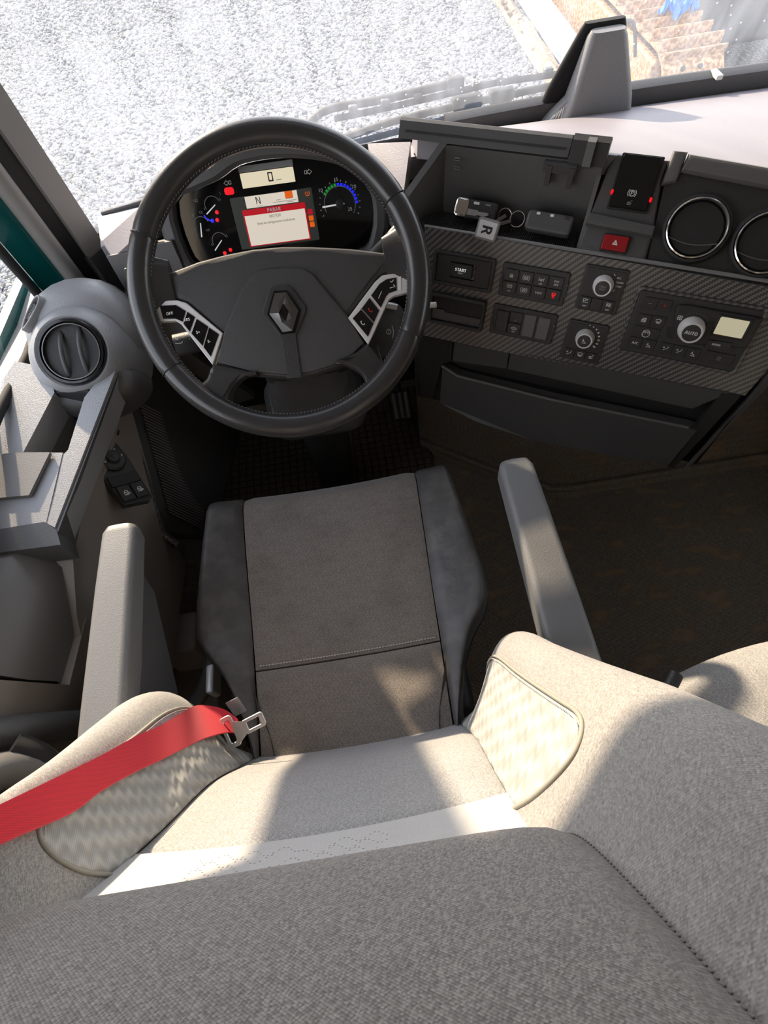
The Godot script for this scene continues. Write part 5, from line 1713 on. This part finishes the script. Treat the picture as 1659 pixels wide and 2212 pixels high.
const WING := [[0.50, 0.03], [0.56, 0.065], [0.62, 0.105], [0.70, 0.122], [0.80, 0.117], [1.00, 0.092], [1.12, 0.072], [1.24, 0.05]]
const WX := [[0.0, 0.165], [0.2, 0.193], [0.4, 0.222], [0.55, 0.247], [0.7, 0.270], [0.85, 0.284], [1.0, 0.286]]
const WZ := [[0.0, 0.0], [0.2, 0.42], [0.4, 0.88], [0.55, 1.0], [0.7, 0.90], [0.85, 0.5], [1.0, -0.3]]

func back_z(y: float) -> float:
	return -0.115 + (y - 0.53) * 0.3057 - 0.012 * exp(-pow((y - 0.70) / 0.11, 2.0))

func back_mid(x: float, y: float) -> Vector3:
	return Vector3(x, y, back_z(y) + 0.008 * (1.0 - pow(x / 0.165, 2.0)))

func back_wing(side: float, q: float, y: float) -> Vector3:
	var h := curve(y, WING)
	var rise := smoothstep(0.72, 1.06, y)
	var x := curve(q, WX) - 0.165
	return Vector3(side * (0.165 + x * (1.0 + (0.22 if side > 0 else -0.60) * rise)), y, back_z(y) - h * curve(q, WZ))

func rows_of(f: Callable, u0: float, u1: float, nu: int, v0: float, v1: float, nv: int) -> Array:
	var rows := []
	for j in nv + 1:
		var r := PackedVector3Array()
		for i in nu + 1:
			r.append(f.call(lerpf(u0, u1, float(i) / nu), lerpf(v0, v1, float(j) / nv)))
		rows.append(r)
	return rows

func flip_rows(rows: Array) -> Array:
	var out := []
	for r in rows:
		var q: PackedVector3Array = r.duplicate()
		q.reverse()
		out.append(q)
	return out

const CUSH_OUT := [[-0.62, 0.225], [-0.585, 0.238], [-0.45, 0.250], [-0.34, 0.258], [-0.30, 0.250], [-0.25, 0.213], [-0.20, 0.188], [-0.11, 0.160]]

func cush_y(z: float) -> float:
	var y := 0.532 + 0.012 * smoothstep(-0.25, -0.5, z)
	if z < -0.555:
		var t := (-0.555 - z) / 0.065
		y -= 0.075 * (1.0 - sqrt(maxf(0.0, 1.0 - t * t)))
	return y

func cush_in(z: float) -> float:
	return lerpf(0.151, 0.173, clampf((-0.115 - z) / 0.49, 0, 1))

func cush_mid(x: float, z: float) -> Vector3:
	return Vector3(x, cush_y(z) - 0.010 * (1.0 - pow(x / 0.17, 2.0)), z)

func cush_side(side: float, q: float, z: float) -> Vector3:
	var a := cush_in(z)
	var b := curve(z, CUSH_OUT)
	var w := b - a
	var lift := 0.030 * clampf(w / 0.07, 0.2, 1.0) * smoothstep(-0.62, -0.56, z)
	var x := a + w * sin(minf(q, 0.75) / 0.75 * PI / 2)
	var y := cush_y(z) + lift * sin(clampf(q / 0.55, 0, 1) * PI / 2)
	if q > 0.45:
		y -= 0.15 * pow((q - 0.45) / 0.55, 1.8)
	return Vector3(side * x, y, z)

func panel_top(u: float) -> float:
	return 0.922 + 0.080 * sin(u * PI / 2) - 0.030 * pow(u, 10.0)

func driver_seat() -> void:
	var t := thing("driver_seat", "grey truck driver's seat with dark cushion, pale backrest inserts and two armrests", "seat")
	# cushion
	part(t, "cushion_panel", pad(flip_rows(rows_of(func(u: float, v: float) -> Vector3: return cush_mid(u * cush_in(v), v), -1, 1, 20, -0.618, -0.2515, 30)), 0.08, 0.004, 0.012), M.cushion_fabric)
	part(t, "cushion_panel", pad(flip_rows(rows_of(func(u: float, v: float) -> Vector3: return cush_mid(u * cush_in(v), v), -1, 1, 20, -0.2485, -0.085, 14)), 0.08, 0.004, 0.012), M.cushion_fabric)
	for s in [-1.0, 1.0]:
		var rows := rows_of(func(u: float, v: float) -> Vector3: return cush_side(s, u, v), 0, 1, 16, -0.618, -0.09, 44)
		if s > 0:
			rows = flip_rows(rows)
		part(t, "cushion_bolster", pad(rows, 0.03, 0.005, 0.012), M.bolster_leather)
		var c := PackedVector3Array()
		for i in 50:
			c.append(cush_side(s, 0.80, lerpf(-0.60, -0.10, i / 49.0)) + Vector3(s * 0.001, 0.001, 0))
		part(t, "bolster_seam", tube(c, 0.0016, 6), M.soot)
	part(t, "cushion_pan", block(0.40, 0.10, 0.46, 0.03), M.soot, at(0, 0.42, -0.36))
	var st := []
	for i in 62:
		var x := lerpf(-0.148, 0.148, i / 61.0)
		var p := cush_mid(x, -0.2570)
		st.append([block(0.0034, 0.0016, 0.0017, 0.0005), Transform3D(Basis(), p + Vector3(0, -0.0012, 0))])
	part(t, "cushion_stitching", join(st), M.thread).set_meta("kind", "stuff")
	part(t, "plinth", block(0.36, 0.26, 0.46, 0.03), M.soot, at(0, 0.13, -0.31))
	part(t, "bellows", block(0.32, 0.14, 0.42, 0.04), M.rubber, at(0, 0.32, -0.31))
	part(t, "side_lever", block(0.016, 0.045, 0.055, 0.006), M.silver, at(-0.282, 0.385, -0.285))
	part(t, "lever_arm", tube(spline([Vector3(-0.38, 0.30, -0.25), Vector3(-0.33, 0.31, -0.29), Vector3(-0.28, 0.36, -0.37), Vector3(-0.24, 0.40, -0.40)], 4), 0.016, 10), M.graphite)
	# backrest
	part(t, "back_insert", pad(flip_rows(rows_of(func(u: float, v: float) -> Vector3: return back_mid(u * 0.169, v), -1, 1, 24, 0.50, 0.878, 40)), 0.05, 0.004, 0.016), M.insert_fabric)
	part(t, "back_band", pad(flip_rows(rows_of(func(u: float, v: float) -> Vector3: return back_mid(u * 0.171, v) - Vector3(0, 0, 0.003), -1, 1, 24, 0.880, 1.10, 18)), 0.05, 0.004, 0.014), M.band_fabric, Transform3D(), "white shoulder band with perforated pattern")
	var holes := []
	for k in 4:
		for i in 44:
			var x := lerpf(-0.095, 0.06, i / 43.0)
			if int(i / 6.0 + k) % 5 == 4:
				continue
			var y := 0.915 + 0.012 * k + 0.006 * sin(i * 0.9 + k * 1.7)
			holes.append([block(0.0014, 0.0014, 0.0008, 0.0003), Transform3D(Basis(Vector3.RIGHT, 0.3), back_mid(x, y) + Vector3(0, 0, -0.0032))])
	part(t, "perforation", join(holes), M.thread).set_meta("kind", "stuff")
	for s in [-1.0, 1.0]:
		# pale side panel, closed at the top by a slanting seam
		var rows := rows_of(func(u: float, v: float) -> Vector3: return back_wing(s, u * 0.343, lerpf(0.50, panel_top(u), v)), 0, 1, 24, 0, 1, 50)
		if s > 0:
			rows = flip_rows(rows)
		part(t, "honeycomb_panel", pad(rows, 0.02, 0.002, 0.008), M.honeycomb_fabric, Transform3D(), "pale honeycomb side panel")
		rows = rows_of(func(u: float, v: float) -> Vector3: return back_wing(s, lerpf(0.345, 1.0, u), v), 0, 1, 18, 0.50, 1.24, 60)
		if s > 0:
			rows = flip_rows(rows)
		part(t, "back_wing", pad(rows, 0.03, 0.0, 0.010), M.wing_fabric)
		rows = rows_of(func(u: float, v: float) -> Vector3: return back_wing(s, u * 0.345, lerpf(panel_top(u), 1.24, v)), 0, 1, 24, 0, 1, 24)
		if s > 0:
			rows = flip_rows(rows)
		part(t, "wing_yoke", pad(rows, 0.03, 0.0, 0.010), M.wing_fabric)
		var c := []
		for i in 24:
			c.append(back_wing(s, 0.341, lerpf(0.52, 0.966, i / 23.0)))
		for q in [[0.336, 0.978], [0.322, 0.988], [0.29, 0.994], [0.24, 0.992], [0.16, 0.976], [0.08, 0.951], [0.0, 0.923]]:
			c.append(back_wing(s, q[0], q[1]))
		var cp := spline(c, 3)
		for i in cp.size():
			cp[i] += Vector3(-s * 0.0006, 0.0004, -0.0008)
		part(t, "piping", tube(cp, 0.0019, 8), M.piping)
		var dots := []
		for i in range(20, cp.size() - 2):
			for h in [0.0, 0.5]:
				var a := cp[i].lerp(cp[i + 1], h)
				var d := (cp[i + 1] - cp[i]).normalized()
				var o: Vector3 = d.cross(Vector3(-s * 0.6, 0.2, -0.8)).normalized() * 0.0045 * s
				var sx := d.cross(Vector3(0, 0, -1)).normalized()
				dots.append([block(0.0009, 0.0022, 0.0009, 0.0003), Transform3D(Basis(sx, d, sx.cross(d)), a + o)])
		part(t, "wing_stitching", join(dots), M.thread).set_meta("kind", "stuff")
	# head part, bulging forwards above the white band
	var head := func(u: float, v: float) -> Vector3:
		var y := lerpf(1.015, 1.30, v)
		var wx := 0.200 * (1.0 - 0.25 * smoothstep(0.75, 1.0, v)) * (1.0 - 0.06 * pow(1.0 - v, 8.0))
		var x := u * wx
		var b := (1.0 - pow(absf(u), 12.0)) * (1.0 - pow(absf(2 * v - 1), 10.0))
		return Vector3(x, y - 0.002 * u * u, back_z(y) - 0.040 * sqrt(maxf(b, 0.0)) + 0.009)
	part(t, "head_pad", pad(flip_rows(rows_of(head, -1, 1, 28, 0, 1, 36)), 0.07, 0.0, 0.02), M.head_fabric, Transform3D(), "dark grey woven head section")
	var hs := []
	for i in 70:
		var a: Vector3 = head.call(0.93, 0.03 + 0.0125 * i) + Vector3(0, 0, -0.0002)
		hs.append([block(0.0012, 0.0032, 0.0010, 0.0004), Transform3D(Basis(), a)])
	part(t, "head_stitching", join(hs), M.thread_dark).set_meta("kind", "stuff")
	part(t, "back_shell", pad(rows_of(func(u: float, v: float) -> Vector3: return Vector3(u * 0.26, v, back_z(v) + 0.13 + 0.02 * (1 - u * u)), -1, 1, 10, 0.46, 1.26, 14), 0.06, 0.02, 0.05), M.black)
	# armrests
	for s in [-1.0, 1.0]:
		var rings := []
		for q in [[-0.468, 0.028, 0.020, 0.700], [-0.464, 0.046, 0.034, 0.698], [-0.452, 0.055, 0.044, 0.695], [-0.36, 0.058, 0.050, 0.688], [-0.20, 0.064, 0.055, 0.674], [-0.06, 0.066, 0.060, 0.662], [-0.03, 0.060, 0.055, 0.660]]:
			var r := PackedVector3Array()
			for p in rrect(q[1], q[2], 0.011, 4):
				r.append(Vector3(s * (0.318 + 0.006 * (q[0] + 0.46)) + p.x, q[3] + p.y, q[0]))
			rings.append(r)
		var a := part(t, "armrest", loft(rings, 50.0), M.armrest_vinyl)
		part(a, "bracket", plate([Vector3(s * 0.335, 0.665, -0.42), Vector3(s * 0.335, 0.655, -0.05), Vector3(s * 0.335, 0.56, -0.03), Vector3(s * 0.335, 0.58, -0.20), Vector3(s * 0.335, 0.635, -0.40)] if s > 0 else [Vector3(-0.300, 0.665, -0.40), Vector3(-0.275, 0.655, -0.05), Vector3(-0.275, 0.52, -0.03), Vector3(-0.275, 0.54, -0.20), Vector3(-0.295, 0.625, -0.38)], Vector3(-0.014, 0, 0)), M.graphite)

func belt() -> void:
	var t := thing("seat_belt", "red seat belt drawn over the backrest wing with steel buckle tongue", "seat belt")
	var upper := spline([Vector3(-0.19, 1.12, -0.012), Vector3(-0.190, 1.03, -0.042), Vector3(-0.194, 0.955, -0.067), Vector3(-0.199, 0.90, -0.085), Vector3(-0.205, 0.825, -0.112), Vector3(-0.206, 0.77, -0.130), Vector3(-0.208, 0.705, -0.155), Vector3(-0.214, 0.635, -0.178), Vector3(-0.192, 0.598, -0.176), Vector3(-0.172, 0.588, -0.160)], 5)
	var lower := spline([Vector3(-0.182, 1.12, 0.010), Vector3(-0.182, 1.035, -0.018), Vector3(-0.184, 0.96, -0.036), Vector3(-0.188, 0.91, -0.055), Vector3(-0.191, 0.845, -0.075), Vector3(-0.191, 0.795, -0.089), Vector3(-0.189, 0.74, -0.106), Vector3(-0.189, 0.67, -0.126), Vector3(-0.178, 0.605, -0.140), Vector3(-0.164, 0.588, -0.134)], 5)
	var rings := []
	var lift := Vector3(0.45, 0.25, -0.85).normalized()
	for i in upper.size():
		rings.append(PackedVector3Array([upper[i] + lift * 0.0075, lower[i] + lift * 0.0075, lower[i] + lift * 0.0060, upper[i] + lift * 0.0060]))
	part(t, "webbing", loft(rings, 40.0), M.belt_red)
	var tx := Transform3D(Basis(Vector3(0.95, 0.10, -0.28).normalized(), Vector3(0.0, 0.94, 0.34).normalized(), Vector3(0.3, -0.3, 0.9).normalized()).orthonormalized(), Vector3(-0.155, 0.607, -0.148))
	var flat := Transform3D(tx.basis * Basis(Vector3.RIGHT, -PI / 2), tx.origin)
	part(t, "tongue_loop", ring_prism(rrect(0.020, 0.046, 0.006), rrect(0.009, 0.032, 0.003), 0.0, 0.003, 0.0008), M.steel, flat * at(-0.018, 0.004, 0))
	part(t, "tongue", prism(pts([[-10, -16], [2, -10], [2, 10], [-10, 16]]), 0.003, 0.0008), M.steel, flat)
	part(t, "tongue_blade", ring_prism(rrect(0.034, 0.021, 0.004), rrect(0.019, 0.011, 0.001), 0.0, 0.003, 0.0008), M.steel, flat * at(0.018, 0, 0))
	var lb := thing("belt_label", "small clear tag strip behind the belt tongue", "tag", Transform3D(Basis(Vector3.UP, 0.3) * Basis(Vector3.RIGHT, -0.5), Vector3(-0.172, 0.585, -0.185)))
	part(lb, "strip", slab(0.020, 0.034, 0.0008, 0.001, 0.0002), M.film)
	# neighbouring seat
	var p := thing("passenger_seat", "sunlit pale beige seat cushion beside the driver's backrest", "seat", at(0.655, 0.16, 0.105))
	var rows := rows_of(func(u: float, v: float) -> Vector3: return Vector3(u * 0.25, 0.50 - 0.03 * pow(absf(u), 6.0) - 0.05 * pow(1.0 - v, 8.0), lerpf(-0.26, 0.30, v) + 0.05 * u * u), -1, 1, 20, 0, 1, 20)
	part(p, "cushion", pad(flip_rows(rows), 0.12, 0.01, 0.03), M.insert_fabric)
	part(p, "dark_border", tube(spline([Vector3(-0.262, 0.475, -0.05), Vector3(-0.252, 0.490, -0.16), Vector3(-0.20, 0.492, -0.222)], 5), 0.010, 10), M.black)
	part(p, "base", block(0.44, 0.54, 0.40, 0.04), M.soot, at(0, 0.11, 0.06))

# ---------------------------------------------------------------- keys

func small_things() -> void:
	var fl := 0.866
	var f := func(u: float, w: float, h: float, yaw: float) -> Transform3D:
		return Transform3D(DF.basis * Basis(Vector3.UP, yaw) * Basis(Vector3.RIGHT, -PI / 2), D(u, fl + h, w))
	# flip key with chrome end and folded blade
	var t := thing("flip_key", "black remote key with chrome end and folded steel blade in the tray", "key", f.call(-0.205, -0.075, 0.0, -0.08))
	t.transform = Transform3D(DF.basis * Basis(Vector3.UP, -0.05) * Basis(Vector3.RIGHT, -0.75), D(-0.205, fl + 0.012, -0.074))
	part(t, "body", slab(0.072, 0.030, 0.014, 0.007, 0.004), M.keys)
	part(t, "chrome_end", slab(0.026, 0.031, 0.015, 0.008, 0.004), M.chrome, at(-0.026, 0, -0.0004))
	part(t, "blade", prism(pts([[-14, -10], [2, -10], [4, -8], [14, -9], [22, -7], [24, -4.5], [20, -2.5], [6, -3], [2, -1], [-14, -1]]), 0.0025, 0.0006), M.steel, at(0, 0, 0.0135))
	part(t, "button", slab(0.010, 0.004, 0.0012, 0.0015, 0.0004), M.print_white, at(-0.002, 0.009, 0.0135))
	part(t, "button", slab(0.010, 0.0025, 0.0012, 0.001, 0.0004), M.print_grey, at(0.018, 0.009, 0.0135))
	# second remote
	t = thing("remote_fob", "plain black remote fob on a key ring in the tray", "key", Transform3D(DF.basis * Basis(Vector3.UP, -0.04) * Basis(Vector3.RIGHT, -0.85), D(-0.083, fl + 0.012, -0.066)))
	part(t, "body", slab(0.074, 0.030, 0.015, 0.006, 0.004), M.graphite)
	for x in [-0.020, 0.002]:
		part(t, "button", slab(0.006, 0.004, 0.001, 0.0015, 0.0004), M.print_white, at(x, 0.010, 0.0148))
	part(t, "button", slab(0.008, 0.005, 0.001, 0.0015, 0.0004), M.black, at(0.026, 0.010, 0.0148))
	# rings
	for q in [["key_ring", "small steel split ring joining flip key and letter tag", -0.158, -0.070, 0.011, 0.7], ["key_ring", "steel split ring at the end of the plain remote fob", -0.136, -0.066, 0.012, 0.9]]:
		var r := thing(q[0], q[1], "key ring", Transform3D(DF.basis * Basis(Vector3.RIGHT, -q[5]), D(q[2], fl + 0.014, q[3])), "rings on the keys")
		var c := PackedVector3Array()
		for i in 29:
			var a := TAU * i / 28.0
			c.append(Vector3(cos(a) * q[4], sin(a) * q[4], 0.0008 * sin(a)))
		part(r, "wire", tube(c, 0.0012, 6, false, 1.0, Vector3.BACK), M.chrome)
	# loose flat keys
	t = thing("steel_keys", "two dark steel keys hanging from the split ring", "key", Transform3D(DF.basis * Basis(Vector3.RIGHT, -0.9) * Basis(Vector3.BACK, 0.7), D(-0.168, fl + 0.010, -0.058)))
	part(t, "key_blade", slab(0.034, 0.006, 0.002, 0.002, 0.0006), M.dark_steel)
	part(t, "key_blade", slab(0.034, 0.006, 0.002, 0.002, 0.0006), M.dark_steel, Transform3D(Basis(Vector3.BACK, -0.3), Vector3(0.004, -0.008, 0.002)))
	# letter tag
	t = thing("key_tag", "square grey and white key tag with letter R on the tray lip", "key tag", Transform3D(DF.basis * Basis(Vector3.RIGHT, -0.55) * Basis(Vector3.BACK, -0.10), D(-0.176, fl + 0.010, -0.033)))
	part(t, "body", slab(0.036, 0.032, 0.007, 0.004, 0.0015), M.print_grey)
	part(t, "face", slab(0.030, 0.025, 0.0008, 0.002, 0.0003), M.tag_white, at(0, 0, 0.0068))
	words(t, "R", 0.017, M.print_dark, Transform3D(Basis(Vector3.BACK, -PI / 2), Vector3(0, 0, 0.0076)), true, 0.0006)
